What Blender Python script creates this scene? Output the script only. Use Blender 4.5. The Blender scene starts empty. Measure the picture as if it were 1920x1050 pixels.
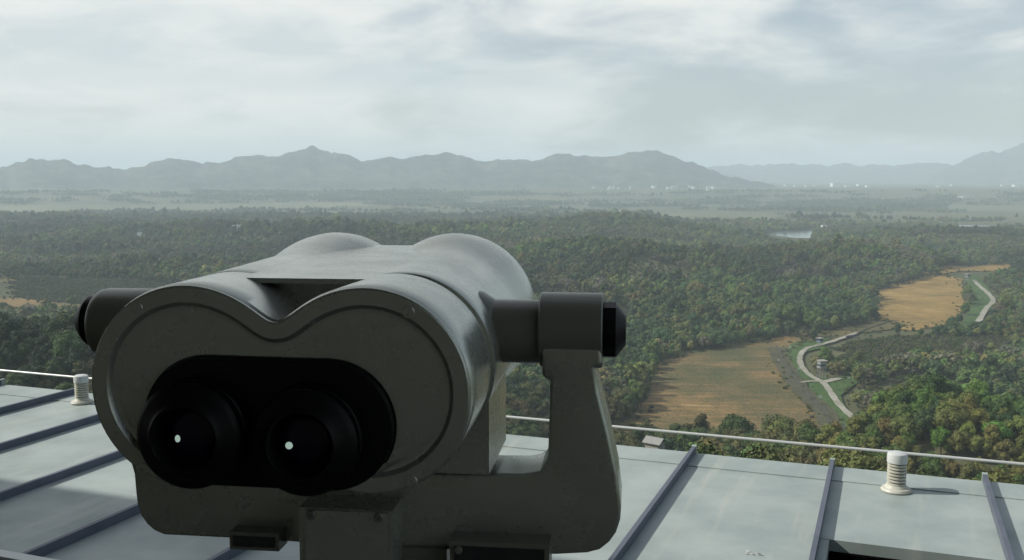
import bpy, bmesh, math, random
import numpy as np
from mathutils import Vector, Matrix, Euler
R = math.radians
random.seed(7); rng = np.random.default_rng(11)
scene = bpy.context.scene
col = scene.collection

# ------------------------------------------------------------------ camera, sky, sun, exposure
CAM_Z = 120.0                       # eye height above the valley floor
F, HOR = 1850.0, 335.0              # focal length and horizon row, in pixels of a 1920 x 1050 frame
PITCH = math.atan((525 - HOR) / F)
cam_d = bpy.data.cameras.new('camera'); cam = bpy.data.objects.new('camera', cam_d); col.objects.link(cam)
cam.location = (0, 0, CAM_Z); cam.rotation_euler = (R(90) - PITCH, 0, 0)
cam_d.sensor_width = 36; cam_d.lens = 36 * F / 1920; cam_d.clip_start = 0.02; cam_d.clip_end = 60000
scene.camera = cam

SUN_EL, SUN_DIR = R(36), Vector((-math.cos(R(36)) * math.cos(R(4)), math.cos(R(36)) * math.sin(R(4)), math.sin(R(36))))
sun_d = bpy.data.lights.new('sun', 'SUN'); sun = bpy.data.objects.new('sun', sun_d); col.objects.link(sun)
sun_d.energy = 5.0; sun_d.angle = R(0.5); sun_d.color = (1.0, 0.955, 0.87)
sun.rotation_euler = (-SUN_DIR).to_track_quat('-Z', 'Y').to_euler(); sun.location = (-40, 0, 200)

world = bpy.data.worlds.new('World'); scene.world = world; world.use_nodes = True
def sky_nodes():
    nt = world.node_tree; N, L = nt.nodes, nt.links
    bg = N['Background']; bg.inputs['Strength'].default_value = 0.11
    sky = N.new('ShaderNodeTexSky'); sky.sky_type = 'NISHITA'; sky.sun_disc = False
    sky.sun_elevation = SUN_EL; sky.sun_rotation = R(-86); sky.altitude = 150; sky.air_density = 1.0; sky.dust_density = 2.0; sky.ozone_density = 1.0
    tc = N.new('ShaderNodeTexCoord'); sep = N.new('ShaderNodeSeparateXYZ'); L.new(tc.outputs['Generated'], sep.inputs[0])
    def math_(op, a, b=None, clamp=False):
        m = N.new('ShaderNodeMath'); m.operation = op; m.use_clamp = clamp
        for i, v in enumerate((a, b)):
            if v is None: continue
            if hasattr(v, 'links') or hasattr(v, 'is_linked'): L.new(v, m.inputs[i])
            else: m.inputs[i].default_value = v
        return m.outputs[0]
    zz = math_('MAXIMUM', sep.outputs[2], 0.0)
    den = math_('ADD', zz, 0.10)
    px, py = math_('DIVIDE', sep.outputs[0], den), math_('DIVIDE', sep.outputs[1], den)
    cm = N.new('ShaderNodeCombineXYZ'); L.new(px, cm.inputs[0]); L.new(py, cm.inputs[1])
    az = math_('ARCTAN2', sep.outputs[0], sep.outputs[1])
    st = N.new('ShaderNodeCombineXYZ'); L.new(math_('MULTIPLY', az, 3.4), st.inputs[0]); L.new(math_('MULTIPLY', zz, 10.5), st.inputs[1])
    def noise(vec, scale, detail, rough, off=(0, 0, 0), dist=0.0):
        mp = N.new('ShaderNodeMapping'); mp.inputs['Location'].default_value = off; L.new(vec, mp.inputs[0])
        n = N.new('ShaderNodeTexNoise'); n.inputs['Scale'].default_value = scale; n.inputs['Detail'].default_value = detail
        n.inputs['Roughness'].default_value = rough; n.inputs['Distortion'].default_value = dist
        L.new(mp.outputs[0], n.inputs['Vector']); return n.outputs['Fac']
    def smooth(v, a, b):
        m = N.new('ShaderNodeMapRange'); m.interpolation_type = 'SMOOTHSTEP'; L.new(v, m.inputs['Value'])
        m.inputs['From Min'].default_value = a; m.inputs['From Max'].default_value = b; return m.outputs['Result']
    n1 = noise(st.outputs[0], 1.5, 7, 0.54, (3.1, 1.7, 0), 0.35)
    n3 = noise(st.outputs[0], 2.8, 7, 0.54, (1.3, 7.9, 2), 0.35)
    n4 = noise(st.outputs[0], 0.8, 3, 0.5, (2.2, 5.7, 4), 0.3)
    # thicker cloud over the western half of the valley, thinning to the east
    mixn = math_('SUBTRACT', n1, math_('MULTIPLY', math_('SINE', az), 0.34))
    cover = smooth(mixn, 0.30, 0.58)
    # a long grey stratus bank low over the west
    wav = math_('ADD', zz, math_('MULTIPLY', math_('SUBTRACT', n3, 0.5), 0.075))
    bank = math_('MULTIPLY', smooth(wav, 0.073, 0.098), math_('SUBTRACT', 1.0, smooth(wav, 0.100, 0.150)))
    bank = math_('MULTIPLY', bank, math_('SUBTRACT', 1.0, smooth(az, -0.05, 0.26)))
    lum = math_('ADD', math_('MULTIPLY', n3, 0.5), math_('MULTIPLY', n4, 0.5))
    shade = math_('SUBTRACT', smooth(lum, 0.30, 0.62), math_('MULTIPLY', bank, 0.55), True)
    cc = N.new('ShaderNodeMix'); cc.data_type = 'RGBA'; L.new(shade, cc.inputs['Factor'])
    cc.inputs[6].default_value = (6.4, 6.95, 7.05, 1); cc.inputs[7].default_value = (8.7, 8.7, 8.3, 1)
    mx = N.new('ShaderNodeMix'); mx.data_type = 'RGBA'; L.new(math_('MULTIPLY', math_('ADD', math_('MULTIPLY', cover, 0.64), 0.30), math_('SUBTRACT', 1.0, math_('MULTIPLY', smooth(zz, 0.15, 1.0), 0.55))), mx.inputs['Factor'])
    L.new(sky.outputs[0], mx.inputs[6]); L.new(cc.outputs[2], mx.inputs[7]); L.new(mx.outputs[2], bg.inputs['Color'])
sky_nodes()
vs = scene.view_settings; vs.view_transform = 'Standard'; vs.look = 'None'; vs.exposure = 0.0; vs.gamma = 1.0; vs.use_curve_mapping = False
cy = scene.cycles
cy.use_denoising = True; cy.max_bounces = 6; cy.diffuse_bounces = 3; cy.glossy_bounces = 3; cy.transmission_bounces = 6
cy.volume_bounces = 3; cy.transparent_max_bounces = 8; cy.caustics_reflective = False; cy.caustics_refractive = False
HAZE_DENSITY = 1.42e-4

# ------------------------------------------------------------------ helpers
def tag(o, label=None, cat=None, group=None, kind=None):
    if label: o['label'] = label
    if cat: o['category'] = cat
    if group: o['group'] = group
    if kind: o['kind'] = kind
    return o
def link_mesh(name, me, m=None, parent=None):
    o = bpy.data.objects.new(name, me); col.objects.link(o)
    if m: me.materials.append(m)
    if parent: o.parent = parent
    return o
def smooth_mesh(me, ang=35):
    me.polygons.foreach_set('use_smooth', [True] * len(me.polygons)); me.set_sharp_from_angle(angle=R(ang))
def obj_bm(name, bm, m=None, parent=None, smooth=35):
    bmesh.ops.recalc_face_normals(bm, faces=bm.faces[:])
    me = bpy.data.meshes.new(name); bm.to_mesh(me); bm.free()
    if smooth: smooth_mesh(me, smooth)
    return link_mesh(name, me, m, parent)
def obj_np(name, verts, faces, m=None, parent=None, smooth=0):
    me = bpy.data.meshes.new(name); me.from_pydata([tuple(v) for v in verts], [], [tuple(f) for f in faces]); me.update()
    if smooth: smooth_mesh(me, smooth)
    return link_mesh(name, me, m, parent)
def empty(name, loc=(0, 0, 0), rz=0.0):
    o = bpy.data.objects.new(name, None); col.objects.link(o); o.location = loc; o.rotation_euler = (0, 0, rz); o.empty_display_size = 0.1
    return o
def box(bm, lo, hi, mat=None):
    vs_ = [bm.verts.new((x, y, z)) for z in (lo[2], hi[2]) for y in (lo[1], hi[1]) for x in (lo[0], hi[0])]
    for f in ((0, 2, 3, 1), (4, 5, 7, 6), (0, 1, 5, 4), (2, 6, 7, 3), (0, 4, 6, 2), (1, 3, 7, 5)): bm.faces.new([vs_[i] for i in f])
    if mat is not None: bmesh.ops.transform(bm, matrix=mat, verts=vs_)
    return vs_
def lathe(bm, prof, origin=(0, 0, 0), axis='Z', n=40, capped=True):
    """prof: list of (radius, height along the axis)"""
    rings = []
    for r, h in prof:
        ring = []
        for k in range(n):
            a = 2 * math.pi * k / n; c, s = r * math.cos(a), r * math.sin(a)
            p = {'Z': (c, s, h), 'X': (h, c, s), 'Y': (c, h, s)}[axis]
            ring.append(bm.verts.new((p[0] + origin[0], p[1] + origin[1], p[2] + origin[2])))
        rings.append(ring)
    for a, b in zip(rings, rings[1:]):
        for k in range(n): bm.faces.new((a[k], a[(k + 1) % n], b[(k + 1) % n], b[k]))
    if capped: bm.faces.new(rings[0]); bm.faces.new(rings[-1])
def tube(bm, p, q, r, n=12):
    p, q = Vector(p), Vector(q); d = (q - p).normalized(); u = d.orthogonal().normalized(); v = d.cross(u)
    ra, rb = [], []
    for k in range(n):
        a = 2 * math.pi * k / n; o = (u * math.cos(a) + v * math.sin(a)) * r
        ra.append(bm.verts.new(p + o)); rb.append(bm.verts.new(q + o))
    for k in range(n): bm.faces.new((ra[k], ra[(k + 1) % n], rb[(k + 1) % n], rb[k]))
    bm.faces.new(ra); bm.faces.new(rb)
def bevel(bm, w, seg=2, ang=30):
    es = [e for e in bm.edges if len(e.link_faces) == 2 and e.calc_face_angle(0) > R(ang)]
    bmesh.ops.bevel(bm, geom=es, offset=w, segments=seg, profile=0.5, affect='EDGES', clamp_overlap=True)
def copy_tree(o, parent=None):
    c = o.copy(); col.objects.link(c); c.parent = parent
    for ch in list(o.children): copy_tree(ch, c)
    return c

# value-noise in numpy for the relief
_perm = rng.random((256, 256))
def vnoise(x, y):
    xi, yi = np.floor(x).astype(int), np.floor(y).astype(int); fx, fy = x - xi, y - yi
    fx, fy = fx * fx * (3 - 2 * fx), fy * fy * (3 - 2 * fy)
    g = lambda a, b: _perm[a & 255, b & 255]
    return (g(xi, yi) * (1 - fx) + g(xi + 1, yi) * fx) * (1 - fy) + (g(xi, yi + 1) * (1 - fx) + g(xi + 1, yi + 1) * fx) * fy
def fbm(x, y, o=4):
    s, a, t = 0, 0.5, 0
    for k in range(o):
        s = s + a * vnoise(x * 2 ** k + 17.3 * k, y * 2 ** k + 5.1 * k); t += a; a *= 0.5
    return s / t
def sstep(x, a, b):
    t = np.clip((x - a) / (b - a), 0, 1); return t * t * (3 - 2 * t)

def ray(px, py):
    """direction of a sight line, for laying the plan out from the photograph"""
    a, b = (px - 960) / F, (525 - py) / F; c, s = math.cos(PITCH), math.sin(PITCH)
    return np.array([a, c + b * s, -s + b * c])
def project(p):
    p = np.atleast_2d(np.asarray(p, float)) - np.array([0, 0, CAM_Z]); c, s = math.cos(PITCH), math.sin(PITCH)
    d = p[:, 1] * c - p[:, 2] * s; v = p[:, 1] * s + p[:, 2] * c
    return np.stack([960 + F * p[:, 0] / d, 525 - F * v / d, d], 1)
def on_level(px, py, z):
    d = ray(px, py); t = (z - CAM_Z) / d[2]; return d * t + np.array([0, 0, CAM_Z])

# ------------------------------------------------------------------ materials
def material(name, base, rough=0.6, spec=0.5, metallic=0.0, noise=None, bump=None, coat=0.0, rough_noise=None, stretch=None):
    """noise: (scale, second colour, low, high, detail); bump: (scale, strength, distance)"""
    m = bpy.data.materials.new(name); m.use_nodes = True; nt = m.node_tree; b = nt.nodes['Principled BSDF']; L = nt.links
    b.inputs['Base Color'].default_value = (*base, 1); b.inputs['Roughness'].default_value = rough
    b.inputs['Specular IOR Level'].default_value = spec; b.inputs['Metallic'].default_value = metallic; b.inputs['Coat Weight'].default_value = coat
    tc = nt.nodes.new('ShaderNodeTexCoord')
    if rough_noise:
        n = nt.nodes.new('ShaderNodeTexNoise'); n.inputs['Scale'].default_value = rough_noise[0]; n.inputs['Detail'].default_value = 9; n.inputs['Roughness'].default_value = 0.65
        L.new(tc.outputs['Object'], n.inputs['Vector']); r = nt.nodes.new('ShaderNodeMapRange'); r.inputs['From Min'].default_value = 0.35; r.inputs['From Max'].default_value = 0.65
        r.inputs['To Min'].default_value, r.inputs['To Max'].default_value = rough_noise[1:]; L.new(n.outputs['Fac'], r.inputs['Value']); L.new(r.outputs[0], b.inputs['Roughness'])
    if noise:
        n = nt.nodes.new('ShaderNodeTexNoise'); n.inputs['Scale'].default_value = noise[0]; n.inputs['Detail'].default_value = noise[4] if len(noise) > 4 else 5
        n.inputs['Roughness'].default_value = 0.6
        L.new(tc.outputs['Object'], n.inputs['Vector'])
        r = nt.nodes.new('ShaderNodeMapRange'); r.inputs['From Min'].default_value = noise[2]; r.inputs['From Max'].default_value = noise[3]
        L.new(n.outputs['Fac'], r.inputs['Value'])
        x = nt.nodes.new('ShaderNodeMix'); x.data_type = 'RGBA'; L.new(r.outputs[0], x.inputs['Factor'])
        x.inputs[6].default_value = (*base, 1); x.inputs[7].default_value = (*noise[1], 1); L.new(x.outputs[2], b.inputs['Base Color'])
        if stretch:     # dirt runs: (scale vector, colour, low, high, second noise scale)
            mp = nt.nodes.new('ShaderNodeMapping'); mp.inputs['Scale'].default_value = stretch[0]; L.new(tc.outputs['Object'], mp.inputs[0])
            n2 = nt.nodes.new('ShaderNodeTexNoise'); n2.inputs['Scale'].default_value = 1.0; n2.inputs['Detail'].default_value = 8; n2.inputs['Roughness'].default_value = 0.62; L.new(mp.outputs[0], n2.inputs['Vector'])
            r2 = nt.nodes.new('ShaderNodeMapRange'); r2.inputs['From Min'].default_value, r2.inputs['From Max'].default_value = stretch[2:4]; L.new(n2.outputs['Fac'], r2.inputs['Value'])
            x2 = nt.nodes.new('ShaderNodeMix'); x2.data_type = 'RGBA'; L.new(r2.outputs[0], x2.inputs['Factor']); L.new(x.outputs[2], x2.inputs[6]); x2.inputs[7].default_value = (*stretch[1], 1)
            L.new(x2.outputs[2], b.inputs['Base Color'])
    if bump:
        n = nt.nodes.new('ShaderNodeTexNoise'); n.inputs['Scale'].default_value = bump[0]; n.inputs['Detail'].default_value = 3
        L.new(tc.outputs['Object'], n.inputs['Vector'])
        bp = nt.nodes.new('ShaderNodeBump'); bp.inputs['Strength'].default_value = bump[1]; bp.inputs['Distance'].default_value = bump[2]
        L.new(n.outputs['Fac'], bp.inputs['Height']); L.new(bp.outputs[0], b.inputs['Normal'])
    return m
def ground_material(name, stops, scales, bump=0.6, bump_scale=0.5, spec=0.15, furrow=None):
    """three noises at different scales blend a list of earth and grass colours"""
    m = bpy.data.materials.new(name); m.use_nodes = True; nt = m.node_tree; b = nt.nodes['Principled BSDF']; L = nt.links
    b.inputs['Roughness'].default_value = 0.9; b.inputs['Specular IOR Level'].default_value = spec
    tc = nt.nodes.new('ShaderNodeTexCoord'); prev = None
    for i, (sc, w) in enumerate(scales):
        n = nt.nodes.new('ShaderNodeTexNoise'); n.inputs['Scale'].default_value = sc; n.inputs['Detail'].default_value = 6; n.inputs['Roughness'].default_value = 0.65
        L.new(tc.outputs['Object'], n.inputs['Vector'])
        mu = nt.nodes.new('ShaderNodeMath'); mu.operation = 'MULTIPLY'; mu.inputs[1].default_value = w; L.new(n.outputs['Fac'], mu.inputs[0])
        if prev is None: prev = mu.outputs[0]
        else:
            ad = nt.nodes.new('ShaderNodeMath'); L.new(prev, ad.inputs[0]); L.new(mu.outputs[0], ad.inputs[1]); prev = ad.outputs[0]
    if furrow:      # (weight, turn, scale along, scale across)
        mp = nt.nodes.new('ShaderNodeMapping'); mp.inputs['Rotation'].default_value = (0, 0, furrow[1]); mp.inputs['Scale'].default_value = (furrow[2], furrow[3], 1); L.new(tc.outputs['Object'], mp.inputs[0])
        n = nt.nodes.new('ShaderNodeTexNoise'); n.inputs['Scale'].default_value = 1.0; n.inputs['Detail'].default_value = 5; n.inputs['Roughness'].default_value = 0.7; L.new(mp.outputs[0], n.inputs['Vector'])
        mu = nt.nodes.new('ShaderNodeMath'); mu.operation = 'MULTIPLY_ADD'; mu.inputs[1].default_value = furrow[0]; L.new(n.outputs['Fac'], mu.inputs[0]); L.new(prev, mu.inputs[2]); prev = mu.outputs[0]
    cr = nt.nodes.new('ShaderNodeValToRGB'); L.new(prev, cr.inputs[0]); e = cr.color_ramp.elements
    e[0].position, e[0].color = stops[0][0], (*stops[0][1], 1); e[1].position, e[1].color = stops[-1][0], (*stops[-1][1], 1)
    for p, c in stops[1:-1]:
        x = e.new(p); x.color = (*c, 1)
    L.new(cr.outputs[0], b.inputs['Base Color'])
    n = nt.nodes.new('ShaderNodeTexNoise'); n.inputs['Scale'].default_value = bump_scale; n.inputs['Detail'].default_value = 4; L.new(tc.outputs['Object'], n.inputs['Vector'])
    bp = nt.nodes.new('ShaderNodeBump'); bp.inputs['Strength'].default_value = bump; bp.inputs['Distance'].default_value = 1.0
    L.new(n.outputs['Fac'], bp.inputs['Height']); L.new(bp.outputs[0], b.inputs['Normal'])
    return m
def leaf_material(name):
    m = bpy.data.materials.new(name); m.use_nodes = True; nt = m.node_tree; b = nt.nodes['Principled BSDF']; L = nt.links
    at = nt.nodes.new('ShaderNodeAttribute'); at.attribute_type = 'INSTANCER'; at.attribute_name = 'tint'
    tc = nt.nodes.new('ShaderNodeTexCoord'); n = nt.nodes.new('ShaderNodeTexNoise'); n.inputs['Scale'].default_value = 6.0; n.inputs['Detail'].default_value = 3
    L.new(tc.outputs['Object'], n.inputs['Vector'])
    r = nt.nodes.new('ShaderNodeMapRange'); r.inputs['From Min'].default_value = 0.3; r.inputs['From Max'].default_value = 0.7; r.inputs['To Min'].default_value = 0.72; r.inputs['To Max'].default_value = 1.3
    L.new(n.outputs['Fac'], r.inputs['Value'])
    v = nt.nodes.new('ShaderNodeVectorMath'); v.operation = 'SCALE'; L.new(at.outputs['Color'], v.inputs[0]); L.new(r.outputs[0], v.inputs['Scale'])
    L.new(v.outputs[0], b.inputs['Base Color']); b.inputs['Roughness'].default_value = 0.7; b.inputs['Specular IOR Level'].default_value = 0.25
    return m
M = {}
M['paint'] = material('scope_paint', (0.44, 0.455, 0.405), 0.27, 0.6, metallic=0.66, noise=(9, (0.40, 0.415, 0.365), 0.38, 0.68, 6), bump=(760, 0.22, 0.0006), rough_noise=(14, 0.19, 0.33))
M['paint_dark'] = material('scope_frame_paint', (0.17, 0.172, 0.14), 0.34, 0.5, bump=(420, 0.14, 0.0006))
M['black'] = material('black_plastic', (0.004, 0.004, 0.0045), 0.42, 0.18)
M['black_matt'] = material('black_matt', (0.003, 0.003, 0.0035), 1.0, 0.0)
M['rubber'] = material('black_rubber', (0.0035, 0.0035, 0.0035), 0.42, 0.16, bump=(300, 0.08, 0.0004))
M['coating'] = material('lens_coating', (0.006, 0.005, 0.016), 0.12, 0.25)
M['screw'] = material('screw_paint', (0.16, 0.16, 0.14), 0.4, 0.5)
M['plate_dark'] = material('name_plate_dark', (0.02, 0.021, 0.024), 0.4, 0.5, noise=(90, (0.035, 0.035, 0.035), 0.45, 0.7))
M['panel'] = material('roof_sheet', (0.335, 0.385, 0.372), 0.5, 0.4, noise=(2.2, (0.255, 0.305, 0.295), 0.38, 0.62, 12), bump=(1.6, 0.35, 0.012), rough_noise=(3, 0.40, 0.62), stretch=((9, 0.7, 1), (0.40, 0.415, 0.37), 0.56, 0.78))
M['seam'] = material('roof_seam_shaded', (0.10, 0.115, 0.15), 0.5, 0.4, noise=(6, (0.075, 0.09, 0.12), 0.4, 0.7))  # shade put into the colour so side and shadow read as one band
M['soil_mark'] = material('dropping', (0.62, 0.62, 0.57), 0.8, noise=(60, (0.08, 0.08, 0.07), 0.45, 0.55))
M['rod'] = material('aluminium_rod', (0.56, 0.575, 0.555), 0.42, 0.5, metallic=0.25)
M['vent'] = material('vent_plastic', (0.50, 0.50, 0.44), 0.5, 0.4, noise=(22, (0.38, 0.37, 0.29), 0.42, 0.72, 9))
M['vent_cap'] = material('vent_cap_plastic', (0.50, 0.525, 0.515), 0.45, 0.4)
M['concrete'] = material('concrete', (0.30, 0.30, 0.28), 0.85, 0.3, noise=(1.5, (0.24, 0.24, 0.23), 0.4, 0.7), bump=(12, 0.2, 0.01))
M['deck_floor'] = material('deck_floor', (0.17, 0.16, 0.13), 0.8, 0.3, noise=(4, (0.07, 0.07, 0.068), 0.4, 0.7))
M['deck_wall'] = material('deck_wall', (0.26, 0.245, 0.19), 0.75, 0.3)
M['deck_ceiling'] = material('deck_ceiling', (0.24, 0.24, 0.21), 0.8, 0.3)
M['coping'] = material('coping_dark', (0.05, 0.055, 0.085), 0.5, 0.4)
M['white'] = material('white_paint', (0.74, 0.76, 0.74), 0.5, 0.4)
M['leaf'] = leaf_material('leaves')
M['bark'] = material('bark', (0.075, 0.06, 0.045), 0.9, 0.2)
M['terrain'] = ground_material('terrain_ground', [(0.30, (0.035, 0.045, 0.022)), (0.45, (0.06, 0.07, 0.032)), (0.56, (0.10, 0.10, 0.05)), (0.70, (0.17, 0.145, 0.08))],
                               [(0.0016, 0.55), (0.011, 0.25), (0.06, 0.20)], 0.8, 0.12)
M['dry'] = ground_material('dry_grass', [(0.40, (0.066, 0.072, 0.030)), (0.475, (0.105, 0.092, 0.040)), (0.52, (0.165, 0.118, 0.052)), (0.565, (0.230, 0.150, 0.062)), (0.64, (0.36, 0.275, 0.135))],
                           [(0.011, 0.40), (0.05, 0.20), (0.3, 0.16)], 0.9, 0.6, furrow=(0.24, 0.35, 0.02, 0.22))
M['straw'] = ground_material('straw_field', [(0.40, (0.115, 0.082, 0.028)), (0.47, (0.20, 0.138, 0.046)), (0.53, (0.275, 0.182, 0.062)), (0.62, (0.37, 0.265, 0.105))],
                             [(0.014, 0.28), (0.08, 0.22), (0.35, 0.20)], 0.9, 0.5, furrow=(0.30, -0.5, 0.03, 0.30))
M['meadow'] = ground_material('green_meadow', [(0.32, (0.032, 0.058, 0.02)), (0.5, (0.055, 0.10, 0.03)), (0.68, (0.095, 0.135, 0.045))],
                              [(0.015, 0.4), (0.08, 0.3), (0.4, 0.3)], 0.8, 0.6)
M['verge'] = ground_material('fence_verge', [(0.32, (0.045, 0.05, 0.03)), (0.5, (0.075, 0.075, 0.045)), (0.68, (0.12, 0.105, 0.065))],
                             [(0.03, 0.5), (0.2, 0.5)], 0.8, 0.6)
M['road'] = ground_material('pale_track', [(0.36, (0.17, 0.165, 0.125)), (0.5, (0.27, 0.26, 0.215)), (0.64, (0.38, 0.365, 0.31))], [(0.05, 0.5), (0.5, 0.5)], 0.3, 0.8)
M['pale'] = ground_material('pale_grassland', [(0.32, (0.075, 0.085, 0.045)), (0.5, (0.12, 0.125, 0.068)), (0.66, (0.20, 0.185, 0.11))], [(0.0022, 0.5), (0.012, 0.5)], 0.4, 0.05)
M['mountain'] = ground_material('mountain_woods', [(0.40, (0.008, 0.013, 0.010)), (0.5, (0.030, 0.038, 0.026)), (0.60, (0.095, 0.092, 0.066))], [(0.003, 0.45), (0.012, 0.55)], 0.8, 0.02)
M['water'] = material('river_water', (0.06, 0.08, 0.08), 0.12, 0.6, bump=(0.2, 0.05, 0.2))
M['tower_grey'] = material('tower_grey', (0.22, 0.24, 0.24), 0.7, 0.3, noise=(0.8, (0.16, 0.17, 0.17), 0.4, 0.7))
M['tower_blue'] = material('tower_blue', (0.06, 0.09, 0.20), 0.6, 0.4)
M['shed_wall'] = material('shed_wall', (0.30, 0.29, 0.25), 0.85, 0.3, noise=(1.2, (0.22, 0.21, 0.18), 0.4, 0.7))
M['shed_roof'] = material('shed_roof', (0.22, 0.225, 0.21), 0.7, 0.3, noise=(2, (0.28, 0.28, 0.27), 0.4, 0.7))
M['town'] = material('town_wall', (0.62, 0.63, 0.62), 0.7, 0.3)
M['town_roof'] = material('town_roof', (0.45, 0.46, 0.48), 0.7, 0.3)
M['wire'] = material('fence_mesh_wire', (0.10, 0.11, 0.10), 0.6, 0.4)
gl = bpy.data.materials.new('optical_glass'); gl.use_nodes = True; _b = gl.node_tree.nodes['Principled BSDF']
_b.inputs['Transmission Weight'].default_value = 1.0; _b.inputs['Roughness'].default_value = 0.0; _b.inputs['IOR'].default_value = 1.5; _b.inputs['Base Color'].default_value = (0.86, 1.0, 0.9, 1)
M['glass'] = gl

# ------------------------------------------------------------------ the land
def bump2(x, y, cx, cy_, sx, sy, ang=0.0):
    dx, dy = x - cx, y - cy_; c, s = math.cos(ang), math.sin(ang)
    u, v = dx * c + dy * s, -dx * s + dy * c
    return np.exp(-(u / sx) ** 2 - (v / sy) ** 2)
def polar(px, r): a = math.atan((px - 960) / F); return r * math.sin(a), r * math.cos(a)
HILLS = [  # px column, distance, height, lateral radius, radial radius
    (1160, 2050, 30, 150, 230), (1010, 2000, 10, 200, 220), (1300, 2150, 14, 150, 200), (1625, 1330, 30, 105, 110), (1480, 1300, 10, 150, 130),
    (1060, 1250, 20, 190, 150), (1300, 1120, 17, 170, 110), (700, 1700, 16, 350, 250), (250, 1900, 18, 350, 260),
    (100, 2600, 14, 500, 300), (1800, 1900, 12, 260, 200), (880, 880, 12, 170, 120)]
FLAT = [(1360, 560, 170), (1470, 720, 140), (1730, 1030, 170), (1500, 620, 120), (1780, 1150, 150), (1480, 2160, 260), (1490, 1750, 170), (1835, 2560, 200), (60, 960, 140)]
def height(x, y):
    x, y = np.asarray(x, float), np.asarray(y, float); r = np.hypot(x, y)
    keep = np.ones_like(r)
    for px, rr, s in FLAT:
        cx, cyy = polar(px, rr); keep = keep * (1 - 0.96 * bump2(x, y, cx, cyy, s, s))
    z = keep * (fbm(x / 420 + 3, y / 300 + 9, 4) - 0.35).clip(0) * 42 * sstep(r, 650, 1100) * (1 - sstep(r, 2600, 3400))
    for px, rr, h, sx, sy in HILLS:
        cx, cyy = polar(px, rr); a = -math.atan2(cx, cyy); z = z + h * bump2(x, y, cx, cyy, sx, sy, a) * keep
    z = z + 50 * bump2(x, y, *polar(10, 420), 120, 100, 0.3) + 20 * bump2(x, y, *polar(420, 520), 130, 90)      # spur to the west
    z = z + 32 * bump2(x, y, *polar(1900, 370), 80, 75, -0.2) + 9 * bump2(x, y, *polar(1690, 350), 50, 50)   # spur to the east
    z = z + 60 * sstep(r, 4200, 5700) + 24 * sstep(r, 5700, 11500) + 8 * (fbm(x / 900, y / 700, 3) - 0.5) * sstep(r, 3000, 5000)
    k = 110 - 0.305 * r + 6 * (fbm(x / 60, y / 60, 3) - 0.5)                      # the knoll the building stands on
    k = np.maximum(k, -60); d = np.clip(0.5 + (k - z) / 40, 0, 1)
    return z + (k - z) * d + 40 * d * (1 - d) * 0.5
def hit(px, py):
    d = ray(px, py); t = np.geomspace(60, 17000, 4000); P = d[None] * t[:, None]; P[:, 2] += CAM_Z
    below = P[:, 2] < height(P[:, 0], P[:, 1])
    i = int(np.argmax(below)) if below.any() else len(t) - 1
    return P[i, :2]
def hits(pts): return np.array([hit(*p) for p in pts])

def build_terrain():
    az = np.unique(np.concatenate([np.linspace(-38, 38, 520), np.linspace(38, 322, 72)]))[:-1] * math.pi / 180
    rr = np.geomspace(9, 17000, 400); A, RR = np.meshgrid(az, rr); X, Y = RR * np.sin(A), RR * np.cos(A); Z = height(X, Y)
    V = np.stack([X, Y, Z], -1).reshape(-1, 3); n = len(az); m = len(rr)
    i, j = np.meshgrid(np.arange(m - 1), np.arange(n), indexing='ij'); j2 = (j + 1) % n
    Fq = np.stack([i * n + j, i * n + j2, (i + 1) * n + j2, (i + 1) * n + j], -1).reshape(-1, 4)
    V = np.vstack([V, [[0, 0, 110.0]]]); tri = [(len(V) - 1, (k + 1) % n, k) for k in range(n)]
    me = bpy.data.meshes.new('terrain'); me.from_pydata(V.tolist(), [], Fq[:, ::-1].tolist() + tri); me.update()
    me.polygons.foreach_set('use_smooth', [True] * len(me.polygons))
    return tag(link_mesh('terrain', me, M['terrain']), 'wooded valley floor and low hills below the building', kind='structure')
build_terrain()

def in_poly(P, poly):
    x, y = P[:, 0], P[:, 1]; ins = np.zeros(len(P), bool); j = len(poly) - 1
    for i in range(len(poly)):
        xi, yi, xj, yj = *poly[i], *poly[j]
        c = ((yi > y) != (yj > y)) & (x < (xj - xi) * (y - yi) / (yj - yi + 1e-12) + xi); ins ^= c; j = i
    return ins
def dist_line(P, line):
    best = np.full(len(P), 1e9)
    for a, b in zip(line, line[1:]):
        ab = b - a; t = np.clip(((P - a) @ ab) / (ab @ ab + 1e-9), 0, 1); best = np.minimum(best, np.linalg.norm(P - (a + t[:, None] * ab), axis=1))
    return best
def round_poly(pts, n=4, jit=0.0):
    out = []
    for i in range(len(pts)):
        a, b, c, d = pts[i - 1], pts[i], pts[(i + 1) % len(pts)], pts[(i + 2) % len(pts)]
        for k in range(n):
            t = k / n; p = 0.5 * (2 * b + (c - a) * t + (2 * a - 5 * b + 4 * c - d) * t * t + (3 * b - a - 3 * c + d) * t ** 3)
            out.append(p + rng.normal(0, jit, 2))
    return np.array(out)
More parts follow.
